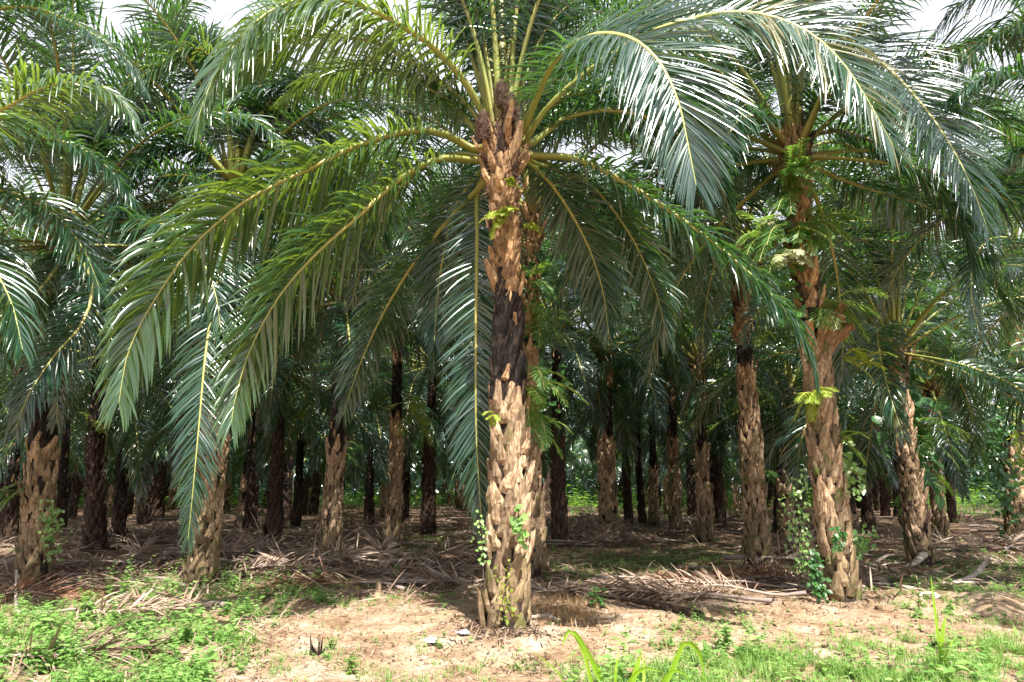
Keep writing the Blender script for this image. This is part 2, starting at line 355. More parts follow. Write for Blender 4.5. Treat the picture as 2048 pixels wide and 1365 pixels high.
def fibre_mesh(seed, scale=1.):
    r = np.random.default_rng(seed); mb = MB(); N = 1500
    P = []
    # ragged fibrous sheath that wraps the bases of the fronds
    z = np.linspace(-.75, .55, 14); rr = np.interp(z, [-.75, -.4, 0, .35, .55], [.15, .19, .21, .13, .04])*scale
    a = np.arange(18)*2*pi/18; V = np.zeros((14, 18, 3)); q_ = rr[:, None]*(1+.16*r.normal(0, 1, (14, 18)))
    V[..., 0] = q_*np.cos(a); V[..., 1] = q_*np.sin(a); V[..., 2] = z[:, None]*scale
    i = np.arange(13)[:, None]*18; j = np.arange(18)[None]; j2 = (j+1) % 18
    mb.add(V.reshape(-1, 3), np.stack([i+j, i+j2, i+18+j2, i+18+j], -1).reshape(-1, 4))
    az = r.uniform(0, 2*pi, N); zz = r.uniform(-.75, .35, N)*scale; R_ = np.interp(zz, z*scale, rr)
    B = np.stack([R_*np.cos(az), R_*np.sin(az), zz], 1); O = np.stack([np.cos(az), np.sin(az), 0*az], 1)
    d = O*r.uniform(.2, 1, (N, 1))+np.array([0, 0, 1.])*r.normal(0, .9, (N, 1))+r.normal(0, .3, (N, 3))
    strips(mb, B, d, r.normal(0, 1, (N, 3)), r.uniform(.06, .24, N)*scale, np.full(N, .012), r.uniform(.5, 2, N), 2, 0, 0, r=r)
    return mb.mesh('crown_fibre', [M_FIBRE])
FIB = [fibre_mesh(s) for s in (1, 2)]

# ------------------------------------------------------------------ palms
def palm(px, py, top, zones=None, w=1., label=None, group=None, hero=(), gen=30, gap=None, seed=0, flare=None, axis=(), Y=None, cl=(0, 6), x=None, pitch=.0235, fl=1., name='palm_tree'):
    """px, py: foot in the photo; top: (px, py) of the trunk's head. gen: number of library fronds, gap(az, cls) -> skip"""
    r = np.random.default_rng(900+seed)
    b = gpt(px, py) if x is None else np.array([x, Y, float(gz(x, Y))])
    pts = [b*0] + [at(ax, ay, b[1]+dy)-b for ax, ay, dy in axis]
    if x is None: pts.append(at(top[0], top[1], b[1]+(top[2] if len(top) > 2 else 0))-b)
    else: pts.append(np.array([top[0], top[1], top[2]]))
    if len(pts) == 2: pts.insert(1, pts[1]*.5+np.array([r.normal(0, .05), r.normal(0, .05), 0]))
    root = link(name, None, None, b); root.empty_display_size = .3
    tag(root, label, 'palm tree', group)
    H = pts[-1]
    kw = dict(zones=zones) if zones else {}
    link('trunk', trunk_mesh(pts, .232*w, .158*w, seed=seed, flare=flare, pitch=pitch, **kw), root)
    f = link('crown_fibre', FIB[seed % 2], root, H+np.array([0, 0, .12]), r.uniform(0, 6)); f.scale = (w*.85, w*.85, w)
    for P3, par in hero:
        mb = MB(); rr = np.random.default_rng(int(abs(P3[0][0])*7+abs(P3[-1][1])*3+seed))
        Pw = np.array([at(*p) for p in P3])-b
        c0 = H+np.array([0, 0, -.05]); Pw = np.vstack([Pw[0]+(c0-Pw[0])*np.array([.75, .75, .35]), Pw])
        lm = M_LEAFY if par.get('young') else M_LEAF; par = {k: v for k, v in par.items() if k != 'young'}
        frond(mb, Pw, r=rr, **{**dict(s0=.18, n=175, droop=1.2, r0=.065), **par})
        link('frond', mb.mesh('frond', [M_RACH, lm]), root)
    for k in range(gen):
        c = cl[0]+int((cl[1]-cl[0]+.999)*(k+.5)/gen); az = k*2.39996+r.normal(0, .12)+seed
        azd = math.degrees(az) % 360
        if gap and gap(azd, c): continue
        z = H[2]+.28-.085*c*1.1; off = .10+.025*c
        o = link('frond', LIB[c, int(r.integers(0, 3))], root, (H[0]+off*cos(az), H[1]+off*sin(az), z), az)
        s = fl*r.uniform(.9, 1.08); o.scale = (s, s, s)
    return root, H+b

LOWBARE = ((0, .47, 'low'), (.47, .72, 'bare'), (.72, 1, 'up'))
# --- the near palm in the middle
HM = [
 ([(950, 300, 8.9), (880, 266, 8.6), (800, 266, 8.3), (700, 298, 8.0), (620, 338, 7.8), (500, 397, 7.5), (400, 478, 7.3), (315, 590, 7.1), (258, 700, 7.0), (238, 805, 6.95)], dict(droop=1.35, lmax=1.05, wid=.044, young=1, rank=(24, 5, -14), twist=-1.25, r0=.075, n=190)),
 ([(955, 322, 8.9), (880, 318, 8.6), (800, 358, 8.3), (720, 430, 8.0), (640, 500, 7.8), (560, 590, 7.6), (500, 700, 7.5), (470, 800, 7.45), (463, 845, 7.4)], dict(droop=1.0, lmax=.95, wid=.042, young=1, rank=(22, 5, -12), r0=.072, twist=-1.2, n=185)),
 ([(1070, 312, 8.8), (1150, 318, 8.6), (1250, 365, 8.3), (1380, 450, 8.0), (1480, 530, 7.8), (1570, 620, 7.6), (1615, 690, 7.5), (1632, 760, 7.5)], dict(droop=1.9, lmax=.72, r0=.072)),
 ([(956, 372, 9.1), (954, 480, 9.2), (952, 650, 9.25), (952, 850, 9.25), (960, 1000, 9.3), (966, 1070, 9.35)], dict(side=(1, .1, 0), droop=.5, lmax=.72, s0=.06, r0=.035, rank=(20, 0, -12), tipang=16)),
 ([(985, 262, 8.8), (930, 165, 8.5), (860, 90, 8.2), (760, 28, 7.9), (680, -2, 7.7), (600, 0, 7.5), (530, 30, 7.3), (470, 90, 7.1), (425, 160, 7.0), (395, 240, 6.9)], dict(droop=1.9, lmax=1.05, wid=.038, n=200, rank=(30, 0, -20), r0=.075, twist=.5, young=1)),
 ([(985, 280, 9.0), (930, 205, 9.2), (860, 150, 9.3), (780, 100, 9.4), (700, 75, 9.4), (600, 80, 9.3), (520, 120, 9.2), (450, 180, 9.1)], dict(droop=1.9, young=1, r0=.075)),
 ([(965, 275, 9.0), (900, 205, 9.4), (810, 150, 9.8), (720, 138, 10.1), (640, 155, 10.3), (560, 205, 10.5)], dict(droop=1.9, young=1, r0=.072)),
 ([(1040, 275, 8.7), (1072, 200, 8.2), (1112, 120, 7.5), (1180, 72, 7.0), (1255, 74, 6.6), (1315, 120, 6.4), (1355, 200, 6.3), (1376, 290, 6.3), (1392, 370, 6.3)], dict(droop=.5, lmax=1.15, wid=.034, rank=(16, 5, -3), n=185, tipang=18, mess=.8, side=(-.75, -.1, -.6))),
 ([(1045, 290, 8.8), (1095, 215, 8.4), (1180, 140, 8.1), (1300, 65, 7.8), (1430, 28, 7.5), (1520, 28, 7.3), (1610, 60, 7.1), (1680, 120, 7.0), (1735, 200, 6.9), (1785, 290, 6.9)], dict(droop=.6, lmax=1.15, wid=.035, rank=(16, 5, -3), n=200, mess=.8, side=(-.5, -.3, -.8))),
 ([(1050, 275, 9.0), (1100, 212, 9.2), (1180, 182, 9.4), (1290, 190, 9.6), (1390, 250, 9.7), (1460, 340, 9.8)], dict(r0=.098)),
 ([(1058, 290, 9.0), (1130, 238, 9.3), (1220, 220, 9.5), (1330, 250, 9.7), (1420, 330, 9.9), (1460, 420, 10)], dict(r0=.095)),
 ([(1035, 265, 9.2), (1060, 190, 9.6), (1110, 130, 10), (1190, 90, 10.4), (1280, 100, 10.7), (1360, 160, 10.9)], dict(r0=.095)),
 ([(1006, 225, 9.0), (1004, 100, 9.1), (1001, -40, 9.3), (995, -200, 9.8), (960, -330, 10.6)], dict(r0=.075, droop=.8, s0=.3, side=(1, 0, 0))),
 ([(982, 235, 9.0), (940, 100, 8.9), (905, -20, 8.8), (870, -140, 8.6), (790, -220, 8.4)], dict(r0=.08, droop=.9, s0=.3)),
 ([(1000, 225, 9.1), (975, 90, 9.5), (950, -40, 10), (900, -160, 10.5)], dict(r0=.07, droop=.9, s0=.3)),
 ([(1018, 225, 9.0), (1020, 100, 9.2), (1030, -40, 9.6), (1060, -170, 10.2)], dict(r0=.08, droop=.9, s0=.3)),
 ([(1026, 240, 9.1), (1058, 100, 9.4), (1085, -20, 9.8), (1140, -120, 10), (1220, -150, 10.1)], dict(r0=.08, droop=1.0, s0=.3)),
 ([(955, 350, 9.3), (912, 410, 9.7), (888, 500, 10), (874, 600, 10.2), (868, 690, 10.2)], dict(r0=.035, droop=.7, lmax=.7)),
 ([(1075, 340, 9.3), (1125, 400, 9.8), (1175, 490, 10.1), (1205, 580, 10.3), (1218, 670, 10.3)], dict(r0=.04, droop=.8, lmax=.8)),
 ([(1080, 330, 9.3), (1180, 370, 9.9), (1260, 470, 10.3), (1310, 580, 10.5), (1335, 680, 10.6)], dict(r0=.04, droop=1.0, lmax=.8)),
]
main, MH = palm(1012, 1258, (1006, 300), axis=((1018, 1000, 0), (1016, 700, 0), (1010, 450, 0)), w=1.03, hero=HM, gen=36, seed=1,
    gap=lambda a, c: (c == 0 and 20 < a < 160) or (c > 1 and not (55 < a < 130)), zones=((0, .43, 'low'), (.43, .66, 'bare'), (.66, 1, 'up')),
    label='large nearest oil palm in the middle with long arching fronds and banded trunk', fl=.95)
for dx, dy, dz, sc_ in ((-.26, -.20, .28, .34), (.10, -.24, .52, .34), (-.02, -.2, .75, .30)):
    q_ = link('flower_stalk_remains', FIB[1], main, MH-np.array(main.location)+np.array([dx, dy, dz]), 1.); q_.scale = (sc_*1.15, sc_*1.15, sc_)
# --- the leaning palm on the right
HB = [
 ([(1600, 285, 11.3), (1605, 150, 10.6), (1640, 70, 10.0), (1710, 88, 9.4), (1790, 150, 9.0), (1860, 230, 8.7), (1912, 310, 8.5), (1950, 390, 8.4), (1975, 460, 8.4)], dict(droop=.6, lmax=1.2, rank=(16, 5, -3), mess=.8, n=190, side=(-.5, -.3, -.8))),
 ([(1620, 272, 11.4), (1680, 262, 11.0), (1760, 290, 10.6), (1840, 335, 10.3), (1900, 400, 10.1), (1932, 470, 10), (1948, 540, 10)], dict(droop=1.6)),
 ([(1572, 290, 11.3), (1530, 240, 10.9), (1480, 240, 10.5), (1445, 300, 10.3), (1425, 400, 10.2)], dict(droop=1.6)),
 ([(1630, 335, 11.8), (1720, 372, 12), (1820, 402, 12.3), (1920, 445, 12.6), (1990, 520, 12.8)], dict(droop=1.8)),
 ([(1560, 330, 11.6), (1500, 322, 12), (1430, 345, 12.3), (1360, 420, 12.5), (1330, 500, 12.6)], dict(droop=1.6)),
 ([(1600, 280, 11.2), (1640, 200, 10.7), (1700, 190, 10.3), (1760, 240, 10.1), (1800, 320, 10)], dict(droop=1.3)),
]
pb, BH = palm(1682, 1196, (1590, 290), axis=((1650, 900, 0), (1630, 700, 0), (1604, 500, 0)), hero=HB, gen=36, seed=2, gap=lambda a, c: c > 3 and 180 < a < 330,
    zones=((0, .53, 'low'), (.53, .60, 'bare'), (.60, 1, 'up')), flare=[(.52, 120, .62, 40), (.53, 165, .6, 50), (.51, 90, .6, 22), (.53, 195, .6, 45), (.52, 60, .5, 30), (.54, 140, .66, 36), (.50, 178, .6, 38), (.50, 130, .6, 26), (.55, 180, .5, 58), (.53, 105, .55, 30), (.56, 150, .5, 48)],
    label='leaning oil palm with a fern hung trunk and a flare of old stalks halfway up', w=.98)
# --- left palm behind the hanging frond
HC = [
 ([(482, 345, 13), (512, 285, 12.9), (560, 242, 12.8), (610, 236, 12.7), (652, 270, 12.6), (682, 330, 12.5)], dict()),
 ([(462, 410, 12.7), (450, 480, 11.6), (432, 580, 11), (412, 700, 10.7), (398, 850, 10.5), (386, 980, 10.5), (376, 1080, 10.6)], dict(side=(1, .1, 0), droop=.5, lmax=.78, s0=.15, r0=.045, rank=(15, 0, -10))),
 ([(465, 335, 13), (452, 210, 12.6), (420, 115, 12.2), (370, 98, 11.9), (300, 142, 11.6), (240, 195, 11.4), (200, 260, 11.3)], dict(droop=1.8, young=1)),
 ([(450, 350, 12.9), (390, 300, 12.5), (320, 300, 12.2), (260, 360, 12), (225, 460, 11.9)], dict(droop=1.6)),
]
HC += [
 ([(463, 345, 12.9), (458, 260, 12.7), (440, 170, 12.5), (400, 90, 12.3), (340, 60, 12.1)], dict(s0=.25, side=(-1, 0, -.2), r0=.08)),
 ([(474, 345, 12.9), (478, 250, 12.8), (486, 150, 12.7), (510, 60, 12.5)], dict(s0=.25, side=(-1, 0, 0), r0=.08, droop=.9)),
 ([(484, 345, 12.9), (505, 270, 12.7), (550, 190, 12.5), (610, 150, 12.3), (670, 160, 12.1)], dict(s0=.22, side=(-.6, 0, -.7), r0=.08)),
 ([(455, 350, 12.9), (410, 300, 12.6), (350, 240, 12.4), (280, 220, 12.2), (210, 250, 12.0)], dict(s0=.22, side=(-.5, 0, .8), r0=.08)),
 ([(492, 352, 12.8), (540, 320, 12.5), (600, 315, 12.2), (660, 350, 12.0), (700, 420, 11.9)], dict(s0=.2, r0=.075)),
]
pc, CH = palm(405, 1170, (470, 365), hero=HC, gen=34, seed=3, zones=((0, .40, 'low'), (.40, .75, 'bare'), (.75, 1, 'up')), gap=lambda a, c: c < 2 or (c > 3 and 225 < a < 315),
    label='left oil palm whose foot shows beside the frond hanging to the ground')
HD = [
 ([(130, 500, 12.6), (105, 548, 12), (55, 610, 11.6), (0, 685, 11.2), (-40, 780, 11)], dict(droop=1.6, young=1)),
 ([(138, 500, 12.5), (185, 560, 11.9), (165, 645, 11.4), (110, 710, 11.1), (60, 785, 10.9), (30, 860, 10.9)], dict(droop=1.4)),
]
pd_, DH = palm(66, 1168, (128, 470), axis=((85, 900, 0), (108, 640, 0)), hero=HD, gen=40, seed=4, zones=((0, .37, 'low'), (.37, .8, 'bare'), (.8, 1, 'up')),
    label='thick far left oil palm, mossy leaf bases below and black bark above', w=1.06)
# --- two palms whose trunks stand outside the frame
HL = [
 ([(-200, 380, 9.4), (-60, 375, 9.1), (20, 385, 9), (80, 410, 8.9), (130, 450, 8.8), (170, 505, 8.7), (200, 580, 8.7)], dict(droop=1.3)),
 ([(-200, 330, 9.6), (-60, 285, 9.6), (60, 275, 9.6), (150, 292, 9.6), (220, 340, 9.6), (268, 400, 9.6)], dict(droop=1.7)),
 ([(-220, 340, 8.8), (-100, 250, 8.4), (0, 222, 8.1), (80, 178, 8.0), (160, 166, 7.9), (230, 190, 7.9), (270, 240, 7.9)], dict(droop=1.9, young=1)),
 ([(-230, 250, 10), (-130, 90, 9.9), (-40, 30, 9.8), (50, 14, 9.6), (130, 38, 9.5), (200, 78, 9.4), (255, 120, 9.4), (290, 180, 9.4)], dict(droop=1.3)),
 ([(-240, 420, 9.2), (-130, 440, 8.8), (-40, 500, 8.5), (20, 600, 8.3), (45, 700, 8.2)], dict(droop=1.2)),
]
palm(0, 0, (0, 0, 6.0), x=-8.9, Y=9.4, hero=HL, gen=24, seed=5, gap=lambda a, c: a < 75 or a > 285, label='oil palm just outside the left edge whose fronds reach into the upper left corner')
HR = [
 ([(2400, 300, 9.3), (2270, 190, 9.1), (2150, 150, 8.9), (2050, 145, 8.7), (1970, 155, 8.6), (1900, 195, 8.6)], dict(droop=2.0, wid=.05)),
 ([(2400, 250, 9.3), (2220, 80, 9.5), (2110, 40, 9.7), (2010, 60, 9.8), (1940, 110, 9.9), (1905, 170, 9.9)], dict(droop=1.7)),
 ([(2420, 230, 9.3), (2260, 20, 9.6), (2110, -50, 9.9), (1990, -30, 10.2), (1900, 25, 10.4), (1850, 100, 10.5)], dict(droop=1.7)),
 ([(2420, 380, 9.6), (2280, 330, 9.9), (2150, 300, 10.2), (2040, 310, 10.4), (1960, 370, 10.5)], dict(droop=1.7)),
]
palm(0, 0, (0, 0, 6.1), x=9.4, Y=9.3, hero=HR, gen=24, seed=6, gap=lambda a, c: 120 < a < 240 and c > 1, label='oil palm just outside the right edge whose grey fronds hang in the upper right corner')
HR2 = [([(2150, 545, 12.2), (2095, 500, 11.4), (2035, 478, 10.9), (1980, 478, 10.5), (1948, 520, 10.3), (1942, 590, 10.2), (1958, 665, 10.2)], dict(droop=.7, rank=(15, 5, -5), lmax=.85, mess=.7, side=(-1, -.1, .15), n=160))]
palm(2160, 1135, (2150, 500), hero=HR2, gen=28, seed=7, gap=lambda a, c: 120 < a < 300 and c > 3, label='oil palm beyond the right edge holding one curled frond')
# --- second row, traced one by one: foot, head, width, zones, label
V_ = lambda a, b: ((0, a, 'low'), (a, b, 'bare'), (b, 1, 'up'))
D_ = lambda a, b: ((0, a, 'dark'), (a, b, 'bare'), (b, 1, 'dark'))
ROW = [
 (658, 1122, 690, 590, 1.0, V_(.42, .9), 'oil palm with tan leaf bases below and black bark above'),
 (1517, 1130, 1478, 520, 1.05, V_(.62, .7), 'straight oil palm just left of the leaning one, coated in brown leaf bases'),
 (1842, 1122, 1790, 690, 1.08, V_(.75, .8), 'oil palm right of the leaning one with big dark vine leaves around its neck'),
 (1070, 1150, 1066, 430, .95, V_(.6, .65), 'oil palm standing right behind the nearest palm, ferns down its right side'),
 (2036, 1078, 2026, 520, 1.55, V_(.3, .6), 'vine covered oil palm at the right edge of the picture'),
 (1882, 1076, 1862, 770, 1.0, V_(.5, .7), 'brown oil palm behind the right vine necked palm'),
 (1738, 1066, 1712, 760, .9, D_(.3, .8), 'slim black oil palm between the leaning palm and the vine necked one'),
 (1796, 1036, 1780, 790, .85, D_(.4, .7), 'dark oil palm seen left of the vine necked trunk, farther in'),
 (190, 1096, 200, 700, 1.1, D_(.5, .8), 'dark brown oil palm between the left edge palm and the hanging frond'),
 (236, 1088, 250, 760, .8, D_(.2, .8), 'thin black oil palm directly right of a dark brown one on the left'),
 (22, 1086, 40, 700, .9, D_(.2, .8), 'shaded black oil palm left of the mossy palm at the left edge'),
 (120, 1066, 140, 780, .85, D_(.2, .8), 'shaded oil palm seen just right of the mossy left edge palm'),
 (546, 1096, 566, 730, .9, D_(.6, .9), 'dark oil palm with a warm brown foot, second trunk right of the hanging frond'),
 (784, 1096, 796, 640, .95, V_(.55, .8), 'oil palm midway between the black barked palm and the nearest palm'),
 (856, 1072, 868, 720, 1.1, D_(.7, .8), 'stout brown oil palm close left of the frond that hangs by the nearest trunk'),
 (737, 1056, 745, 800, .85, D_(.2, .9), 'slim black oil palm in the gap right of the black barked palm'),
 (500, 1068, 512, 800, 1.0, D_(.4, .9), 'shaded oil palm first in the dark group right of the hanging frond'),
 (592, 1052, 603, 790, .9, D_(.3, .9), 'black oil palm with a dead frond hanging beside its trunk'),
 (1352, 1070, 1336, 700, .95, V_(.5, .7), 'leaning brown oil palm in the open gap right of the middle'),
 (1412, 1086, 1400, 720, 1.0, V_(.5, .7), 'oil palm with a long dark frond hanging down its left side'),
 (1442, 1056, 1432, 780, .9, D_(.5, .7), 'dark oil palm just behind the one with the long hanging frond'),
 (1308, 1054, 1300, 800, .95, V_(.42, .9), 'oil palm with a collar of stubs and a black upper trunk in the right gap'),
 (1286, 1050, 1276, 810, .75, D_(.2, .9), 'thin black oil palm left of the collared one in the right gap'),
 (1258, 1046, 1246, 800, .95, D_(.5, .9), 'stout dark oil palm at the left of the right gap'),
 (1562, 1066, 1555, 760, 1.0, D_(.4, .9), 'dark oil palm behind the straight brown trunk on its right'),
 (1905, 1046, 1890, 800, .9, D_(.4, .9), 'dark oil palm far behind the vine necked one by the bright grass'),
 (1120, 1090, 1112, 650, .95, D_(.5, .9), 'dark oil palm in the gap right of the nearest trunk'),
]
SMALLGAP = None
for i, (bx, by, tx, ty, ww, zn, lab) in enumerate(ROW):
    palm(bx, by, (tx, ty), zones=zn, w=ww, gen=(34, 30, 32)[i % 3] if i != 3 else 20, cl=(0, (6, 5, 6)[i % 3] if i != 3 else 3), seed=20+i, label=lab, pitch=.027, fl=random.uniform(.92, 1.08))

# --- the rows behind: shared meshes
def far_crown(seed):
    r = np.random.default_rng(seed); mb = MB()
    for k in range(30):
        c = int(6.999*(k+.5)/30); e0, e1, L = CLASSES[c]; az = k*2.39996+r.normal(0, .15)
        P = arc(e0+r.normal(0, 4), e1+r.normal(0, 7), L*r.uniform(.85, 1.05), 7, r.normal(0, .4))
        ca, sa = cos(az), sin(az); off = .12+.02*c
        P = np.stack([(P[:, 0]+off)*ca-P[:, 1]*sa, (P[:, 0]+off)*sa+P[:, 1]*ca, P[:, 2]+.3-.09*c], 1)
        frond(mb, P, r=r, n=56, wid=.075, segs=3, fold=0, droop=r.uniform(.7, 1.6), r0=.05, lmax=.85)
    return mb.mesh('crown', [M_RACH, M_LEAF])
FC = [far_crown(700+i) for i in range(4)]
FT = []
for i in range(5):
    r = np.random.default_rng(50+i); h = 5.0+.25*i
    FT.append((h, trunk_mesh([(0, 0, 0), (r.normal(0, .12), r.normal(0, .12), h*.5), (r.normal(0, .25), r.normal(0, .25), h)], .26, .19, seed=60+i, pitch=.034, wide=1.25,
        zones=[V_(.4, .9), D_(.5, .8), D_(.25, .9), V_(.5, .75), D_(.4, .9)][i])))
taken = [tuple(o.location[:2]) for o in COL.objects if o.name.startswith('palm_tree')]
r = np.random.default_rng(77); cnt = 0
for row in range(0, 13):
    Y = 26+row*5.6
    half = Y*.76+4
    xs = np.arange(-half, half, 6.6)+(3.3 if row % 2 else 0)
    for x in xs:
        X = x+r.normal(0, .5); YY = Y+r.normal(0, .6)
        if any((X-a)**2+(YY-b)**2 < 12 for a, b in taken): continue
        px_ = CX+FPX*X/YY
        if 1825 < px_ < 2055 and Y > 25 and Y < 100: continue      # sunny opening on the right
        if 1115 < px_ < 1245 and 27 < Y < 80: continue             # opening beside the nearest trunk
        k = int(r.integers(0, 5)); h, tm = FT[k]
        o = link('palm_tree', None, None, (X, YY, float(gz(X, YY))), r.uniform(0, 6.28)); o.empty_display_size = .3
        s = r.uniform(.95, 1.25); o.scale = (s, s, s)
        side = 'left' if px_ < 1024 else 'right'
        dep = 'third row' if row < 2 else ('middle rows' if row < 5 else 'last rows')
        tag(o, f'shaded oil palm of the {dep} on the {side}, under drooping fronds', 'palm tree', f'oil palms in the {dep}, {side} half')
        link('trunk', tm, o); tl = tm.vertices[47*22].co
        link('crown', FC[int(r.integers(0, 4))], o, (tl[0], tl[1], h)); cnt += 1
mb = MB(); n_ = 42000; Xf = np.stack([r.uniform(-115, 115, n_), r.uniform(98, 116, n_), 10*r.random(n_)**1.3], 1)
az_ = r.uniform(0, 2*pi, n_); dd = np.stack([np.cos(az_), np.sin(az_), r.normal(0, .5, n_)], 1)
strips(mb, Xf, dd, r.normal(0, 1, (n_, 3)), r.uniform(.8, 2.2, n_), np.full(n_, .42), np.full(n_, 1.2), 3, 0, 0, r=r)
tag(link('far_palm_wood', mb.mesh('far_palm_wood', [M_LEAF])), 'dense dark mass of palm foliage closing the far end of the rows', 'far wood', kind='stuff')

# ------------------------------------------------------------------ ground
def grid(xs, ys):
    X, Y = np.meshgrid(xs, ys); Z = gz(X, Y)
    rr = np.random.default_rng(3); 
    near = Y < 14
    Z = Z+np.where(near, rr.normal(0, .006, Z.shape), 0)
    nx, ny = len(xs), len(ys); i = np.arange(ny-1)[:, None]*nx; j = np.arange(nx-1)[None]
    return np.stack([X, Y, Z], -1).reshape(-1, 3), np.stack([i+j, i+j+1, i+nx+j+1, i+nx+j], -1).reshape(-1, 4)
xs = np.concatenate([np.linspace(-400, -16, 24)[:-1], np.linspace(-16, 16, 420), np.linspace(16, 400, 24)[1:]])
ys = np.concatenate([np.linspace(-60, 3, 16)[:-1], np.linspace(3, 22, 300), np.linspace(22, 60, 60)[1:], np.linspace(60, 600, 16)[1:]])
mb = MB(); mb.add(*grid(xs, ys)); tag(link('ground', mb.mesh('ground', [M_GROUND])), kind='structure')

# clods and pebbles of the same soil
mb = MB(); rc = np.random.default_rng(8)
for _ in range(900):
    g_ = gpt(rc.uniform(-50, 2100), rc.uniform(1165, 1395)); sz = .008+.03*rc.random()**3
    c_ = np.array([[x_, y_, z_] for z_ in (-1, 1) for y_ in (-1, 1) for x_ in (-1, 1)])*sz*rc.uniform(.5, 1.3, (8, 3))+rc.normal(0, sz*.2, (8, 3))
    mb.add(c_+g_+[0, 0, sz*.2], [[0, 1, 3, 2], [4, 6, 7, 5], [0, 4, 5, 1], [2, 3, 7, 6], [0, 2, 6, 4], [1, 5, 7, 3]])
tag(link('soil_clods', mb.mesh('soil_clods', [M_GROUND], True)), 'small crumbs of dry sandy soil scattered on the ground', 'soil clods', kind='stuff')

# ------------------------------------------------------------------ fallen fronds
def fallen(px, py, azd, L, label, group=None, red=0, dens=90, curve=.3, lift=.05, lm=.6, seed=0, name='fallen_frond'):
    r = np.random.default_rng(400+seed); b = gpt(px, py); a = R(azd)
    s = np.linspace(-.5, .5, 9); X = s*L; Yc = curve*(s*s*4-1)*L*.12
    P = np.stack([cos(a)*X-sin(a)*Yc, sin(a)*X+cos(a)*Yc, 0*X], 1)
    P[:, 2] = gz(P[:, 0]+b[0], P[:, 1]+b[1])-b[2]+.04+lift*np.cos(s*pi)+r.normal(0, .015, 9)
    mb = MB(); frond(mb, P, r=r, n=dens, lmax=lm, wid=.026, droop=.35, s0=.24, r0=.05, segs=4, fold=.15, rank=(28, 12, -2), mess=2.0, drop=.12, flat=.5)
    # nothing sinks under the soil
    for arr in mb.v:
        g = gz(arr[:, 0]+b[0], arr[:, 1]+b[1])-b[2]+.006; arr[:, 2] = np.maximum(arr[:, 2], g+(arr[:, 2]-g)*.0)
    o = link(name, mb.mesh(name, [M_RACHD, M_DEADRED if red else M_DEAD]), None, b)
    return tag(o, label, 'fallen frond', group)
FF = [
 (1330, 1172, 178, 5.2, 'long pale dry frond stretched from the nearest trunk to the leaning palm', 0),
 (1400, 1158, 6, 4.2, 'rust brown dry frond heaped on top of the long pale one', 1),
 (1500, 1165, 172, 3.8, 'reddish brown frond lying just left of the leaning trunk', 1),
 (1290, 1205, 150, 3.8, 'dry frond with a dark stalk slanting down to the right on the sand', 0),
 (1380, 1190, 165, 3.4, 'grey brown frond under the dark stalked one', 0),
 (1180, 1195, 10, 2.8, 'pale straggly frond right beside the nearest trunk', 0),
 (880, 1168, 176, 3.4, 'pale dry frond with its stalk pointing left, left of the nearest trunk', 0),
 (800, 1145, 20, 3.6, 'brown frond with curling leaflets left of the nearest trunk', 0),
 (700, 1155, 160, 4.0, 'brown frond lying below the black barked palm', 0),
 (560, 1140, 12, 3.6, 'brown frond between the left palm and the black barked one', 0),
 (640, 1175, 172, 3.0, 'reddish frond at the edge of the green weeds', 1),
 (300, 1150, 24, 3.6, 'dark curved frond left of the left palm foot', 0),
 (180, 1165, 170, 3.8, 'brown frond in front of the mossy left palm', 0),
 (60, 1195, 8, 3.4, 'red brown frond at the left edge of the sunny weeds', 1),
 (250, 1235, 14, 2.2, 'small dry frond half grown over by the weeds in front', 0),
 (330, 1215, 160, 2.2, 'dry frond tip among the tall weeds on the left', 0),
 (140, 1320, 20, 1.8, 'bleached dry frond in the weeds at the bottom left', 0),
 (1250, 1080, 168, 4.4, 'pale frond lit by sun in the gap right of the nearest trunk', 0),
 (1180, 1095, 10, 4.0, 'brown frond beneath the sunlit one in the right gap', 0),
 (1620, 1170, 8, 3.0, 'brown frond half hidden behind the leaning trunk', 0),
 (1780, 1160, 172, 3.4, 'brown frond right of the leaning trunk', 0),
 (1950, 1100, 20, 4.0, 'brown frond lying beyond the green patch on the right', 0),
 (1990, 1130, 160, 3.6, 'pale brown frond near the right edge', 0),
]
for i, (a, b_, c, L, lab, red) in enumerate(FF): fallen(a, b_, c, L, lab, red=red, seed=i)
# more of them deeper in the rows: shared meshes
DM = []
for i in range(5):
    rr = np.random.default_rng(510+i); mb = MB(); s = np.linspace(-.5, .5, 9)
    P = np.stack([s*4.6, .25*(s*s*4-1), .05+.06*np.cos(s*pi)], 1)
    frond(mb, P, r=rr, n=60, lmax=.65, wid=.035, droop=.35, s0=.2, r0=.05, segs=3, fold=0, rank=(28, 14, 2), mess=2.0, drop=.12, flat=.5)
    for arr in mb.v: arr[:, 2] = np.maximum(arr[:, 2], .012)
    DM.append(mb.mesh('fallen_frond', [M_RACHD, M_DEAD]))
r = np.random.default_rng(21)
for i in range(230):
    pxx = r.uniform(-60, 2100); pyy = 1020+125*r.random()**1.2; p = gpt(pxx, pyy)
    if (1090 < pxx < 1500 and pyy > 1092) or (1700 < pxx and pyy > 1105) or (790 < pxx < 920 and 1060 < pyy < 1100) or math.sin(p[0]*.9+1)*math.sin(p[1]*.7) < -.35: continue
    o = link('fallen_frond', DM[i % 5], None, (p[0], p[1], float(gz(p[0], p[1]))+.015+.02*r.random()), r.uniform(0, 6.28))
    s_ = r.uniform(.7, 1.05); o.scale = (s_, s_, s_*r.uniform(.8, 2.0))
    side = 'left' if pxx < 1024 else 'right'; d = 'between the second row trunks' if pyy > 1085 else 'deep among the far trunks'
    tag(o, f'dry brown frond in the litter {d} on the {side}', 'fallen frond', f'fallen fronds {d}, {side} side')

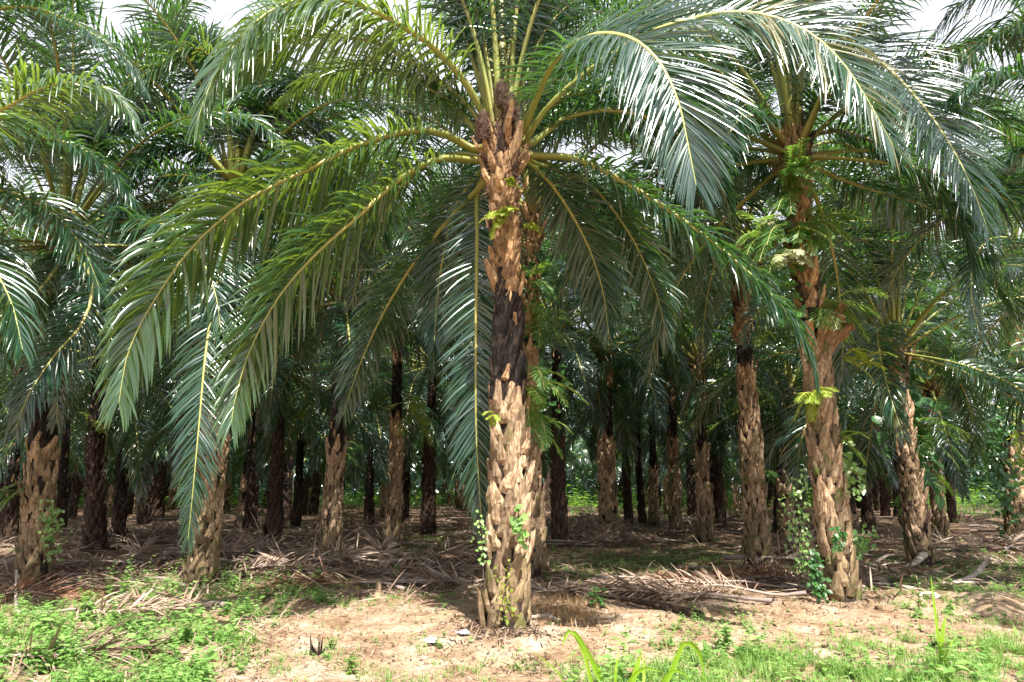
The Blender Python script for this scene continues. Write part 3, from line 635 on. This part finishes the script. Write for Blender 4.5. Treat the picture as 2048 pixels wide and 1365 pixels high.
# ------------------------------------------------------------------ pixels -> ground regions
def inside(poly, P):
    x, y = P[:, 0], P[:, 1]; c = np.zeros(len(P), bool); n = len(poly)
    for i in range(n):
        x1, y1 = poly[i]; x2, y2 = poly[(i+1) % n]
        c ^= ((y1 > y) != (y2 > y)) & (x < (x2-x1)*(y-y1)/((y2-y1) or 1e-9)+x1)
    return c
def scatter(poly, n, r):
    a = np.array(poly, float); lo, hi = a.min(0), a.max(0); out_ = []
    while len(out_) < n:
        P = lo+(hi-lo)*r.random((n*2, 2)); P = P[inside(poly, P)]; out_ += list(P)
    P = np.array(out_[:n])
    # soft edges
    P = P+r.normal(0, 1, P.shape)*np.array([26, 9]); P[:, 1] = np.maximum(P[:, 1], 1004)
    X = np.zeros((n, 3)); z = np.zeros(n); dx = (P[:, 0]-CX)/FPX; u = -(P[:, 1]-CY)/FPX
    D = np.stack([dx, cos(PITCH)-u*sin(PITCH), sin(PITCH)+u*cos(PITCH)], 1)
    for _ in range(6):
        t = (z-EYE)/D[:, 2]; X = np.array([0, 0, EYE])+D*t[:, None]; z = gz(X[:, 0], X[:, 1])
    X[:, 2] = z; return X
def clump(X, k):        # vary density with a patchy pattern
    v = np.sin(X[:, 0]*2.9+1.3)*np.sin(X[:, 1]*3.7)+.6*np.sin(X[:, 0]*7.1+X[:, 1]*5.3)+.5*np.sin(X[:, 0]*13-X[:, 1]*9)
    return v > k
# leafy weeds
def weeds(mb, X, h, lf, r, m=0, lmat=None):
    n = len(X); big = .6+.9*r.random(n)**2+.35*np.sin(X[:, 0]*2.1)*np.cos(X[:, 1]*2.9)
    H = h*(.5+r.random(n))*big; lf = lf*np.clip(big, .6, 1.4); nl = 9
    lean = r.normal(0, .25, (n, 3)); lean[:, 2] = 1; lean = nrm(lean)
    strips(mb, X-np.array([0, 0, .01]), lean, r.normal(0, 1, (n, 3)), H, np.full(n, .005), np.full(n, .1), 2, m, 0, prof=np.array([1, .9, .6]), r=r)
    for k in range(nl):
        f = (k+1.)/nl; B = X+lean*(H*f)[:, None]; a = r.uniform(0, 2*pi, n)
        d = np.stack([np.cos(a), np.sin(a), r.uniform(-.1, .6, n)], 1); d = nrm(d)
        W = np.cross(d, [0, 0, 1.])+r.normal(0, .15, (n, 3))
        s = lf*(.55+.7*r.random(n))*(1.1-.45*f)
        strips(mb, B, d, W, s, s*.62, np.full(n, .6), 3, m, .12, prof=np.array([.12, 1, .8, .06]), r=r)
r = np.random.default_rng(31)
mb = MB()
LEFT = [(-80, 1250), (120, 1215), (300, 1185), (460, 1165), (640, 1155), (720, 1185), (640, 1215), (560, 1235), (500, 1290), (430, 1400), (-120, 1400)]
X = scatter(LEFT, 4200, r); X = X[clump(X, .12)]; weeds(mb, X, .13, .065, r)
X = scatter([(180, 1170), (470, 1150), (560, 1180), (520, 1215), (180, 1230)], 200, r); weeds(mb, X, .30, .075, r)
X = scatter([(1330, 1240), (1520, 1225), (1600, 1330), (1330, 1350)], 420, r); X = X[clump(X, -.2)]; weeds(mb, X, .12, .05, r)
X = scatter([(1720, 1125), (1860, 1105), (2110, 1110), (2110, 1205), (1850, 1205), (1760, 1160)], 1500, r); X = X[clump(X, -.4)]; weeds(mb, X, .09, .06, r)
X = scatter([(-50, 1195), (80, 1215), (60, 1260), (-50, 1260)], 120, r); weeds(mb, X, .1, .06, r)
X = scatter(LEFT, 190, r); weeds(mb, X, .24, .105, r)
X = scatter([(1150, 1330), (2100, 1290), (2100, 1400), (1150, 1400)], 160, r); weeds(mb, X, .2, .09, r)
X = scatter([(1100, 1100), (1490, 1095), (1490, 1145), (1100, 1150)], 500, r); weeds(mb, X, .08, .06, r)
tag(link('leafy_weeds', mb.mesh('leafy_weeds', [M_WEED])), 'bright green leafy weeds covering the sunny soil in front', 'weeds', kind='stuff')
# scattered seedlings over the bare sand
mb = MB(); X = scatter([(480, 1190), (2100, 1190), (2150, 1400), (480, 1400)], 700, r); X = X[clump(X, .1)]; weeds(mb, X, .06, .04, r)
X = scatter([(0, 1060), (2048, 1060), (2048, 1180), (0, 1180)], 420, r); X = X[clump(X, .5)]; weeds(mb, X, .12, .07, r)
tag(link('sparse_seedlings', mb.mesh('sparse_seedlings', [M_WEED])), 'sparse small seedlings dotted over sand and litter', 'seedlings', kind='stuff')
# grass
def grass(mb, X, h, wd, r, m=0, per=5, droop=1.2):
    n = len(X)*per; B = np.repeat(X, per, 0)+r.normal(0, .02, (n, 3))*np.array([1, 1, 0]); a = r.uniform(0, 2*pi, n)
    d = nrm(np.stack([np.cos(a)*.5, np.sin(a)*.5, r.uniform(.5, 1.6, n)], 1)); W = np.stack([-np.sin(a), np.cos(a), 0*a], 1)
    strips(mb, B, d, W, h*r.uniform(.4, 1.3, n), np.full(n, wd), droop*r.uniform(.3, 1.6, n), 3, m, 0, prof=np.array([.8, 1, .6, .05]), r=r)
mb = MB()
X = scatter([(1240, 1330), (1500, 1300), (2120, 1270), (2150, 1420), (1100, 1420)], 3400, r); X = X[clump(X, -.15)]; grass(mb, X, .16, .007, r)
X = scatter(LEFT, 1500, r); X = X[clump(X, -.3)]; grass(mb, X, .14, .007, r)
X = scatter([(560, 1290), (1150, 1330), (1200, 1400), (500, 1400)], 520, r); X = X[clump(X, .1)]; grass(mb, X, .10, .006, r)
X = scatter([(1110, 1125), (1330, 1105), (1500, 1100), (1500, 1140), (1320, 1160), (1100, 1160)], 1600, r); grass(mb, X, .07, .008, r, per=6)
X = scatter([(1720, 1130), (2100, 1120), (2100, 1215), (1800, 1205)], 1100, r); grass(mb, X, .10, .008, r)
X = scatter([(560, 1180), (980, 1165), (980, 1190), (560, 1225)], 500, r); X = X[clump(X, 0)]; grass(mb, X, .08, .008, r)
X = scatter([(820, 1075), (900, 1070), (900, 1090), (800, 1095)], 500, r); grass(mb, X, .1, .01, r)
tag(link('grass', mb.mesh('grass', [M_GRASS])), 'short bright grass growing in patches on the sandy soil', 'grass', kind='stuff')
# sunlit undergrowth at the far openings
mb = MB()
X = scatter([(1125, 1006), (1500, 1006), (1500, 1024), (1125, 1020)], 900, r); grass(mb, X, .5, .05, r, per=4)
X = scatter([(1830, 1006), (2060, 1004), (2060, 1028), (1850, 1026)], 900, r); grass(mb, X, .35, .04, r, per=5)
n_ = 5000; Xf = np.stack([r.uniform(-95, 95, n_), r.uniform(70, 112, n_), 0*r.random(n_)], 1); weeds(mb, Xf, 1.6, .55, r)
tag(link('far_undergrowth', mb.mesh('far_undergrowth', [M_FERN])), 'light green undergrowth at the far end of the palm rows', 'undergrowth', kind='stuff')
# dry grass patch beside the trunk
mb = MB(); X = scatter([(1065, 1205), (1180, 1195), (1200, 1235), (1120, 1255), (1070, 1240)], 260, r); grass(mb, X, .14, .005, r, per=6, droop=.5)
tag(link('dry_grass', mb.mesh('dry_grass', [M_GRASSD])), 'patch of withered orange brown grass right of the nearest trunk', 'dry grass', kind='stuff')
# loose leaf litter: twigs, leaflets, chips
mb = MB()
def litter(poly, n, ln, wd, m, up=.25):
    X = scatter(poly, n, r); a = r.uniform(0, 2*pi, len(X)); X[:, 2] += .012
    d = np.stack([np.cos(a), np.sin(a), np.abs(r.normal(0, up, len(X)))], 1); W = np.stack([-np.sin(a), np.cos(a), r.normal(0, .4, len(X))], 1)
    strips(mb, X, d, W, ln*r.uniform(.3, 1.3, len(X)), np.full(len(X), wd), r.uniform(0, .9, len(X)), 3, m, 0, r=r)
litter([(-100, 1012), (2150, 1012), (2150, 1190), (-100, 1190)], 13000, .55, .028, 0)
litter([(-100, 1030), (2150, 1030), (2150, 1170), (-100, 1170)], 900, .5, .03, 1)
litter([(-100, 1150), (2150, 1150), (2150, 1400), (-100, 1400)], 5200, .14, .009, 0, .4)
litter([(500, 1180), (2150, 1180), (2150, 1300), (500, 1300)], 2200, .07, .012, 1, .3)
litter([(-100, 1180), (620, 1180), (500, 1400), (-100, 1400)], 1200, .3, .014, 0, .4)
litter([(480, 1190), (1900, 1190), (1900, 1330), (480, 1330)], 900, .05, .02, 2, .3)
litter([(925, 1225), (1095, 1225), (1095, 1285), (925, 1285)], 420, .10, .016, 2, .6)
litter([(925, 1235), (1095, 1235), (1095, 1280), (925, 1280)], 260, .16, .014, 0, .6)
litter([(1620, 1170), (1745, 1170), (1745, 1215), (1620, 1215)], 360, .12, .018, 0, .6)
litter([(360, 1150), (450, 1150), (450, 1185), (360, 1185)], 300, .14, .02, 0, .5)
litter([(20, 1150), (120, 1150), (120, 1185), (20, 1185)], 300, .14, .02, 0, .5)
tag(link('leaf_litter', mb.mesh('leaf_litter', [M_DEAD, M_DEADRED, M_STUBDARK])), 'brown litter of dry leaflets and twigs covering the plantation floor', 'leaf litter', kind='stuff')

# ------------------------------------------------------------------ broad grass plants in front
def blades(px, py, spec, label):
    b = gpt(px, py); mb = MB()
    for pts, wd in spec:
        P = np.array([at(x, y, b[1]+dy) for x, y, dy in pts])-b; P, L = resample(P, 14); T = nrm(np.gradient(P, axis=0))
        S = nrm(np.cross(T, [.15, 1., .1])); pr = wd*np.interp(np.linspace(0, 1, 14), [0, .3, .7, 1], [.7, 1, .8, .05])/2; N = np.cross(S, T)
        V = np.stack([P-S*pr[:, None], P+N*pr[:, None]*.45, P+S*pr[:, None]], 1).reshape(-1, 3)
        q = [[k*3+j, k*3+j+1, k*3+j+4, k*3+j+3] for k in range(13) for j in (0, 1)]; mb.add(V, q)
    return tag(link('grass_plant', mb.mesh('grass_plant', [M_BLADE]), None, b), label, 'grass plant')
blades(1180, 1400, [([(1190, 1400, 0), (1172, 1320, 0), (1150, 1272, .02), (1135, 1262, .05), (1122, 1300, .08)], .03), ([(1210, 1400, 0), (1192, 1340, 0), (1160, 1280, 0), (1140, 1262, 0), (1126, 1290, -.05)], .045),
    ([(1230, 1400, 0), (1232, 1340, 0), (1238, 1300, .05)], .022), ([(1150, 1400, 0), (1110, 1340, 0), (1060, 1300, .1)], .014), ([(1215, 1400, 0), (1200, 1345, 0), (1192, 1318, .05)], .02)], 'broad grass plant with one folded over yellow green blade, bottom middle')
blades(1290, 1405, [([(1255, 1405, 0), (1272, 1340, 0), (1284, 1305, .02)], .05), ([(1310, 1405, 0), (1340, 1350, 0), (1366, 1290, 0), (1380, 1286, 0), (1400, 1310, .05), (1410, 1370, .05)], .042),
    ([(1250, 1405, 0), (1262, 1360, -.05), (1290, 1338, -.1), (1325, 1345, -.15)], .03), ([(1300, 1405, 0), (1335, 1350, -.1), (1365, 1345, -.1), (1385, 1375, -.1)], .025), ([(1285, 1405, 0), (1288, 1350, .1), (1286, 1310, .15)], .025)],
    'broad grass plant with an arching blade and a pale upright blade')
blades(1885, 1345, [([(1885, 1345, 0), (1884, 1290, 0), (1888, 1245, 0), (1896, 1230, .02)], .045), ([(1884, 1345, 0), (1876, 1270, 0), (1866, 1190, .05), (1862, 1150, .08)], .028), ([(1888, 1345, 0), (1894, 1305, 0), (1912, 1272, .02)], .022)],
    'tall bright grass plant with a thin long blade at the lower right')

# ------------------------------------------------------------------ ferns and climbers on trunks
def fernlike(base, outs, label, m, L=.45, lf=.11, n=6, seed=0, name='fern', cat='fern'):
    """a clump of small fronds that spring from a trunk. outs: mean outward vector"""
    r = np.random.default_rng(seed); mb = MB(); o = nrm(np.asarray(outs, float))
    for k in range(n):
        d = nrm(o+r.normal(0, .55, 3)+np.array([0, 0, .25])); l = L*r.uniform(.6, 1.2); P = [np.zeros(3)+r.normal(0, .09 if L > .45 else .015, 3)]
        for _ in range(6): P.append(P[-1]+d*l/6); d = nrm(d+np.array([0, 0, -.28]))
        frond(mb, P, r=r, n=20, lmax=lf*1.25, wid=.021, droop=.3, s0=.08, r0=.006, segs=3, fold=.1, rank=(8, 0, -5), tipang=55, mess=.6)
    me = mb.mesh(name, [M_RACH, m] if not isinstance(m, tuple) else [M_RACH, m[0]])
    return tag(link(name, me, None, base), label, cat)
def tf(px, py, Y): return at(px, py, Y)
YM = MH[1]
ferns = [
 (1005, 432, YM-.30, (-.2, -1, 0), M_FERNY, .34, .085, 12, 'yellow green fern tuft on the upper trunk of the nearest palm'),
 (1020, 372, YM-.28, (.1, -1, .2), M_FERNY, .20, .06, 5, 'small yellow green fern just under the crown of the nearest palm'),
 (1050, 455, YM-.25, (1, -.5, 0), M_FERNY, .18, .06, 4, 'tiny fern on the right of the upper nearest trunk'),
 (985, 830, YM-.36, (-.5, -1, 0), M_FERNY, .16, .05, 4, 'tiny fern at the top of the tan leaf bases of the nearest palm'),
 (1045, 760, YM+.1, (1, -.6, 0), M_FERN, .75, .16, 9, 'long leaved fern hanging right of the nearest trunk, halfway up'),
 (1068, 850, YM+.6, (.8, -1, 0), M_FERN, .6, .14, 7, 'green fern hanging on the trunk behind the nearest palm, low one'),
 (1070, 640, 14.2, (.6, -1, 0), M_FERN, 1.1, .22, 14, 'large green fern high on the trunk behind the nearest palm'),
 (1075, 560, 14.2, (.3, -1, 0), M_FERN, .7, .18, 7, 'green fern under the crown of the palm behind the nearest one'),
 (1585, 365, BH[1]-.32, (0, -1, .2), M_FERN, .75, .17, 18, 'bright fern collar high on the leaning palm'),
 (1560, 480, BH[1]-.25, (-1, -.7, 0), M_FERN, .85, .19, 15, 'blue green fern hanging off the left of the leaning palm'),
 (1600, 470, BH[1]-.3, (.1, -1, 0), M_FERN, .6, .15, 13, 'green fern in front of the upper leaning trunk'),
 (1625, 440, BH[1]-.2, (1, -.4, .1), M_FERN, .8, .17, 10, 'fern reaching right from the upper leaning trunk'),
 (1575, 520, BH[1]-.33, (-.3, -1, 0), M_FERNW, .5, .14, 9, 'pale sunlit fern on the middle of the leaning trunk'),
 (1545, 440, BH[1]-.35, (-.8, -1, 0), M_FERNW, .25, .09, 4, 'whitish sunlit fern at the left of the upper leaning trunk'),
 (1640, 610, BH[1]-.1, (1, -.3, -.1), M_FERN, .95, .2, 13, 'green fern hanging right of the leaning trunk below its middle'),
 (1700, 720, BH[1]-.2, (1, -.4, .2), M_FERNY, .55, .15, 6, 'yellow fern beside the flare of old stalks'),
 (1632, 790, BH[1]-.35, (-.6, -1, 0), M_FERNY, .45, .13, 8, 'yellow green fern left of the stalk flare'),
 (1680, 890, BH[1]-.1, (1, -.3, .2), M_FERN, .55, .13, 6, 'fern on the right side of the lower leaning trunk'),
 (1500, 650, 16.6, (.2, -1, 0), M_FERNY, .8, .2, 8, 'yellow green fern on the straight palm left of the leaning one, upper'),
 (1510, 790, 16.7, (.8, -1, 0), M_FERN, .6, .17, 7, 'green fern on the straight palm left of the leaning one, lower'),
 (1490, 800, 16.7, (-.7, -1, 0), M_FERN, .5, .15, 5, 'small fern left on the straight brown trunk'),
 (1530, 945, 16.8, (.8, -1, 0), M_FERN, .35, .12, 7, 'round little fern low on the straight brown trunk'),
 (45, 975, 12.9, (-1, -.6, .1), M_FERN, .6, .17, 5, 'fern reaching left from the mossy left edge palm'),
 (1830, 860, 17.2, (1, -.6, -.1), M_FERN, 1.2, .24, 13, 'drooping fern on the right of the vine necked palm'),
 (1850, 950, 17.2, (1, -.5, -.3), M_FERN, .9, .2, 6, 'lower drooping fern on the right of the vine necked palm'),
 (2010, 660, 20.0, (-.5, -1, 0), M_FERN, 1.2, .26, 9, 'fern high on the vine covered palm at the right edge'),
 (830, 830, 21.0, (0, -1, 0), M_FERNY, 1.2, .26, 9, 'yellow green fern lit from above left of the nearest trunk'),
 (600, 800, 24.0, (0, -1, 0), M_FERNY, 1.0, .26, 6, 'bright fern among the dark trunks on the left'),
 (690, 900, 18.5, (.8, -1, 0), M_VINE, .8, .2, 5, 'dark fern on the right of the black barked palm'),
 (183, 855, 21.0, (0, -1, .4), M_FERNY, .9, .24, 4, 'glowing yellow green fern between the left trunks'),
]
for i, (a, b_, Y, o_, m_, L_, lf_, n_, lab) in enumerate(ferns): fernlike(tf(a, b_, Y), o_, lab, m_, L_, lf_, n_, 3000+i)

def climber(pts, n, lf, spread, label, m=M_VINE, seed=0, name='climbing_vine', cat='vine', flat=False):
    """stem with heart shaped leaves; pts: (px, py, Y)"""
    r = np.random.default_rng(seed); P = np.array([at(*p) for p in pts]); b = P[0].copy(); P = P-b; Q, L = resample(P, 20); mb = MB()
    tube(mb, Q, .006, 0, 4)
    u = r.random(n); B = np.stack([np.interp(u, np.linspace(0, 1, 20), Q[:, c]) for c in range(3)], 1)+r.normal(0, 1, (n, 3))*np.array([spread, spread*.5, spread])
    d = nrm(r.normal(0, .6, (n, 3))+np.array([0, -.5, -.4])); W = nrm(np.cross(d, [0, -1, .5])+r.normal(0, .25, (n, 3)))
    s = lf*r.uniform(.6, 1.25, n)
    strips(mb, B, d, W, s, s*.7, np.full(n, .4), 4, 1, .12, prof=np.array([.3, 1, .95, .55, .04]), r=r)
    return tag(link(name, mb.mesh(name, [M_STUBDARK, m]), None, b), label, cat)
BY = BH[1]
climber([(1645, 1195, BY-.42), (1632, 1150, BY-.40), (1628, 1100, BY-.36)], 150, .08, .05, 'dark ivy climbing the left foot of the leaning palm', seed=1)
climber([(1675, 1105, BY-.46), (1678, 1070, BY-.44), (1672, 1055, BY-.43)], 45, .08, .04, 'little green creeper in the middle of the lower leaning trunk', seed=2)
climber([(1600, 1160, 13.4), (1605, 1080, 13.2), (1590, 1000, 13), (1610, 950, 13)], 190, .09, .16, 'leafy bush growing left of the leaning palm', M_WEED, 3, 'leafy_shrub', 'shrub')
climber([(1720, 1110, 13.5), (1715, 1085, 13.5), (1730, 1070, 13.5)], 60, .12, .12, 'low leafy bush right of the leaning trunk', M_WEED, 4, 'leafy_shrub', 'shrub')
climber([(1695, 1000, 11.8), (1700, 940, 11.8), (1690, 900, 11.8)], 60, .13, .12, 'leafy sprigs beside the right of the lower leaning trunk', M_WEED, 5, 'leafy_shrub', 'shrub')
climber([(1040, 1085, YM-.42), (1038, 1050, YM-.46), (1036, 1018, YM-.5)], 22, .12, .045, 'sprig with broad leaves on the lower nearest trunk', M_WEED, 6)
climber([(968, 1120, YM-.3), (962, 1080, YM-.3), (960, 1040, YM-.3)], 45, .05, .05, 'small leaved creeper at the left of the lower nearest trunk', M_WEED, 7)
climber([(1025, 1245, YM-.42), (1010, 1180, YM-.40), (1022, 1120, YM-.40)], 60, .04, .05, 'moss and tiny leaves up the foot of the nearest trunk', M_FERNY, 8)
climber([(1590, 640, BY-.3), (1575, 520, BY-.3), (1570, 420, BY-.3), (1585, 340, BY-.3)], 120, .13, .13, 'leafy creeper wound around the upper leaning trunk', M_FERN, 21)
climber([(1845, 950, 17.1), (1815, 850, 17.1), (1800, 770, 17.1), (1790, 700, 17.1)], 130, .38, .28, 'big dark vine leaves wrapped round the neck of the right palm', M_VINE, 9)
climber([(2010, 1040, 20.6), (2008, 900, 20.6), (2002, 750, 20.6), (2004, 640, 20.6)], 330, .2, .26, 'thick leafy vine wrapped round the trunk at the right edge', M_VINE, 10)
climber([(2045, 950, 19.6), (2040, 880, 19.6), (2042, 820, 19.6)], 70, .18, .2, 'yellow green creeper on the vine covered right edge palm', M_FERNY, 11)
climber([(1815, 1080, 17.1), (1808, 1020, 17.1), (1806, 990, 17.1)], 40, .2, .06, 'green creeper on the left of the lower vine necked trunk', M_FERN, 12)
climber([(105, 1120, 12.9), (108, 1060, 12.9), (100, 1010, 12.9)], 110, .09, .09, 'green creeper on the right of the mossy left edge trunk', M_WEED, 13)
climber([(1068, 700, 14.3), (1062, 600, 14.3), (1066, 500, 14.3)], 140, .16, .16, 'leafy vine on the palm right behind the nearest one', M_VINE, 14)
climber([(1100, 800, YM+1.2), (1092, 740, YM+1.2)], 50, .12, .1, 'loose vine leaves right of the nearest trunk', M_VINE, 15)
# weeds that stand out
def tallweed(px, py, h, label, m=M_WEED, seed=0, n=60, lf=.09):
    b = gpt(px, py); r = np.random.default_rng(seed); mb = MB()
    for s in range(5):
        d = nrm(np.array([r.normal(0, .3), r.normal(0, .3), 1.])); l = h*r.uniform(.6, 1.1); P = np.array([d*l*v+np.array([0, 0, -.02]) for v in np.linspace(0, 1, 6)]); tube(mb, P, .004, 0, 4)
        k = n//5; u = r.uniform(.15, 1, k); B = d*(l*u)[:, None]; a = r.uniform(0, 2*pi, k); dd = np.stack([np.cos(a), np.sin(a), r.uniform(0, .5, k)], 1)
        sz = lf*r.uniform(.6, 1.2, k); strips(mb, B, dd, np.cross(dd, [0, 0, 1.]), sz, sz*.55, np.full(k, .7), 4, 1, .12, prof=np.array([.15, .9, 1, .6, .04]), r=r)
    return tag(link('weed_plant', mb.mesh('weed_plant', [M_WEED, m]), None, b), label, 'weed')
tallweed(462, 1185, .42, 'tallest leafy weed in front of the left palm foot', seed=1, n=110)
tallweed(245, 1210, .42, 'upright pale green weed left of the small dry frond', seed=2, n=80)
tallweed(335, 1205, .36, 'leafy weed between the hanging frond and the pale upright weed', seed=3, n=80)
tallweed(170, 1235, .34, 'yellowish weed at the back of the left weed patch', M_GRASS, 4, 60)
tallweed(1195, 1215, .34, 'broad leaved seedling right of the withered grass', M_VINE, 5, 30, .16)
tallweed(1450, 1300, .3, 'leafy weed standing in front right on the sand', seed=6, n=90)
tallweed(790, 1165, .3, 'small weed growing through the pale dry frond', seed=7, n=30)
tallweed(640, 1165, .3, 'low leafy weed at the end of the left weed strip', seed=8, n=60)
tallweed(705, 1350, .16, 'spiky little weed on the sand at the bottom', M_GRASS, 9, 30, .07)
tallweed(665, 1300, .16, 'small weed beside the burnt stump', M_GRASS, 10, 30, .06)
tallweed(1870, 1300, .2, 'pale leafy weed left of the tall bright grass plant', seed=11, n=60)
tallweed(80, 1330, .3, 'big leaved weed at the bottom left', seed=12, n=80, lf=.1)
tallweed(400, 1350, .26, 'broad leaved weed at the right of the left weed patch', seed=13, n=80, lf=.1)

# ------------------------------------------------------------------ dead wood and rubbish
def branch(pts, rads, label, name='dead_branch', cat='branch', flat=.7, m=None):
    P = np.array([gpt(x, y)+np.array([0, 0, dz]) for x, y, dz in pts]); b = P[0].copy(); Q, L = resample(P-b, 18); mb = MB(); r = np.random.default_rng(int(pts[0][0]))
    rd = np.interp(np.linspace(0, 1, 18), np.linspace(0, 1, len(rads)), rads)*(1+r.normal(0, .08, 18)); tube(mb, Q, rd, 0, 8, flat)
    return tag(link(name, mb.mesh(name, [m or M_WOOD]), None, b), label, cat)
branch([(1700, 1142, .04), (1780, 1140, .06), (1825, 1140, .12), (1850, 1138, .3)], [.03, .05, .07, .10], 'pale dead stalk with a raised broad end right of the leaning palm')
branch([(1900, 1170, .04), (1950, 1162, .1), (1972, 1160, .25), (1988, 1160, .36)], [.04, .05, .06, .05], 'pale forked dead stalk on the right green patch')
branch([(1740, 1172, .05), (1800, 1180, .07), (1860, 1197, .04)], [.05, .09, .12], 'broad grey stalk end behind the sand mound right of the leaning palm', flat=.4)
branch([(1830, 1172, .03), (1900, 1172, .05), (2010, 1168, .03)], [.02, .03, .02], 'thin pale stick lying across the right green patch')
branch([(2020, 1190, .03), (2070, 1180, .1)], [.06, .08], 'dark stump piece at the right edge', m=M_STUBDARK)
branch([(752, 1170, .06), (820, 1170, .06), (920, 1166, .05)], [.055, .05, .03], 'pale straight stalk lying left of the nearest trunk')
branch([(845, 1140, .12), (880, 1158, .08), (940, 1166, .04)], [.05, .04, .02], 'whitish bent stalk resting over the straight one')
branch([(600, 1125, .1), (680, 1150, .06), (750, 1172, .04)], [.02, .025, .03], 'thin brown stalk slanting below the black barked palm')
branch([(1180, 1192, .06), (1290, 1218, .08), (1400, 1238, .04)], [.03, .045, .09], 'dark grey stalk slanting down right on the sand', m=M_STUBDARK)
branch([(35, 1232, .02), (30, 1205, .1), (28, 1180, .3)], [.03, .02, .015], 'crooked pale stick standing at the left edge')
branch([(755, 1200, .0), (756, 1190, .06), (757, 1182, .14)], [.06, .05, .04], 'short broken stub left of the withered ground', m=M_STUBLOW)
branch([(940, 1262, .03), (962, 1250, .05), (985, 1240, .05)], [.05, .06, .03], 'broken dark leaf base at the foot of the nearest palm', m=M_STUBDARK)
branch([(1062, 1240, .03), (1090, 1240, .04), (1120, 1246, .03)], [.03, .05, .03], 'grey bark chip right of the nearest palm foot')
branch([(85, 1345, .03), (140, 1315, .12), (180, 1335, .03)], [.02, .03, .02], 'arched grey stalk in the weeds at the bottom left')
def stump(px, py, label):
    b = gpt(px, py); r = np.random.default_rng(int(px)); mb = MB()
    for k in range(14):
        o = np.array([r.normal(0, .035), r.normal(0, .03), 0]); h = r.uniform(.05, .2); tube(mb, [o+[0, 0, -.02], o*1.1+[0, 0, h*.5], o*1.3+[r.normal(0, .01), 0, h]], np.array([.014, .010, .002]), 0, 5)
    return tag(link('burnt_stump', mb.mesh('burnt_stump', [M_BARE]), None, b), label, 'stump')
stump(636, 1312, 'small blackened tuft of stubs on the sand')
def scrap(px, py, sx, sy, h, colr, label, seed, name):
    b = gpt(px, py); r = np.random.default_rng(seed); n = 7; g = np.linspace(-.5, .5, n); X, Y = np.meshgrid(g*sx, g*sy)
    Z = h*(.5+.5*np.sin(X*31+seed)*np.cos(Y*27+seed*2))+r.normal(0, h*.16, X.shape)+.02
    X = X+r.normal(0, sx*.03, X.shape); Y = Y+r.normal(0, sy*.03, Y.shape)
    V = np.stack([X, Y, Z], -1).reshape(-1, 3); i = np.arange(n-1)[:, None]*n; j = np.arange(n-1)[None]
    q = np.stack([i+j, i+j+1, i+n+j+1, i+n+j], -1).reshape(-1, 4); mb = MB(); mb.add(V, q)
    m, nn, bb, o = mat(name+'_surface'); nz = nn.nodes.new('ShaderNodeTexNoise'); nz.inputs['Scale'].default_value = 20
    rr = ramp(nn, [tuple(c*.6 for c in colr), colr], [.3, .6]); nn.links.new(nz.outputs['Fac'], rr.inputs[0]); nn.links.new(rr.outputs[0], bb.inputs['Base Color']); bb.inputs['Roughness'].default_value = .5
    ob = link(name, mb.mesh(name, [m]), None, b, r.uniform(0, 3)); md = ob.modifiers.new('thickness', 'SOLIDIFY'); md.thickness = .003
    return tag(ob, label, 'litter')
scrap(865, 1284, .26, .10, .016, (.45, .48, .44), 'crumpled white paper scrap on the sand left of the nearest palm', 3, 'paper_scrap')
scrap(925, 1272, .15, .10, .04, (.36, .39, .52), 'bluish plastic wrapper beside the foot of the nearest palm', 5, 'plastic_wrapper')
scrap(1195, 1218, .05, .05, .03, (.7, .75, .8), 'tiny white scrap under the broad leaved seedling', 8, 'paper_scrap')
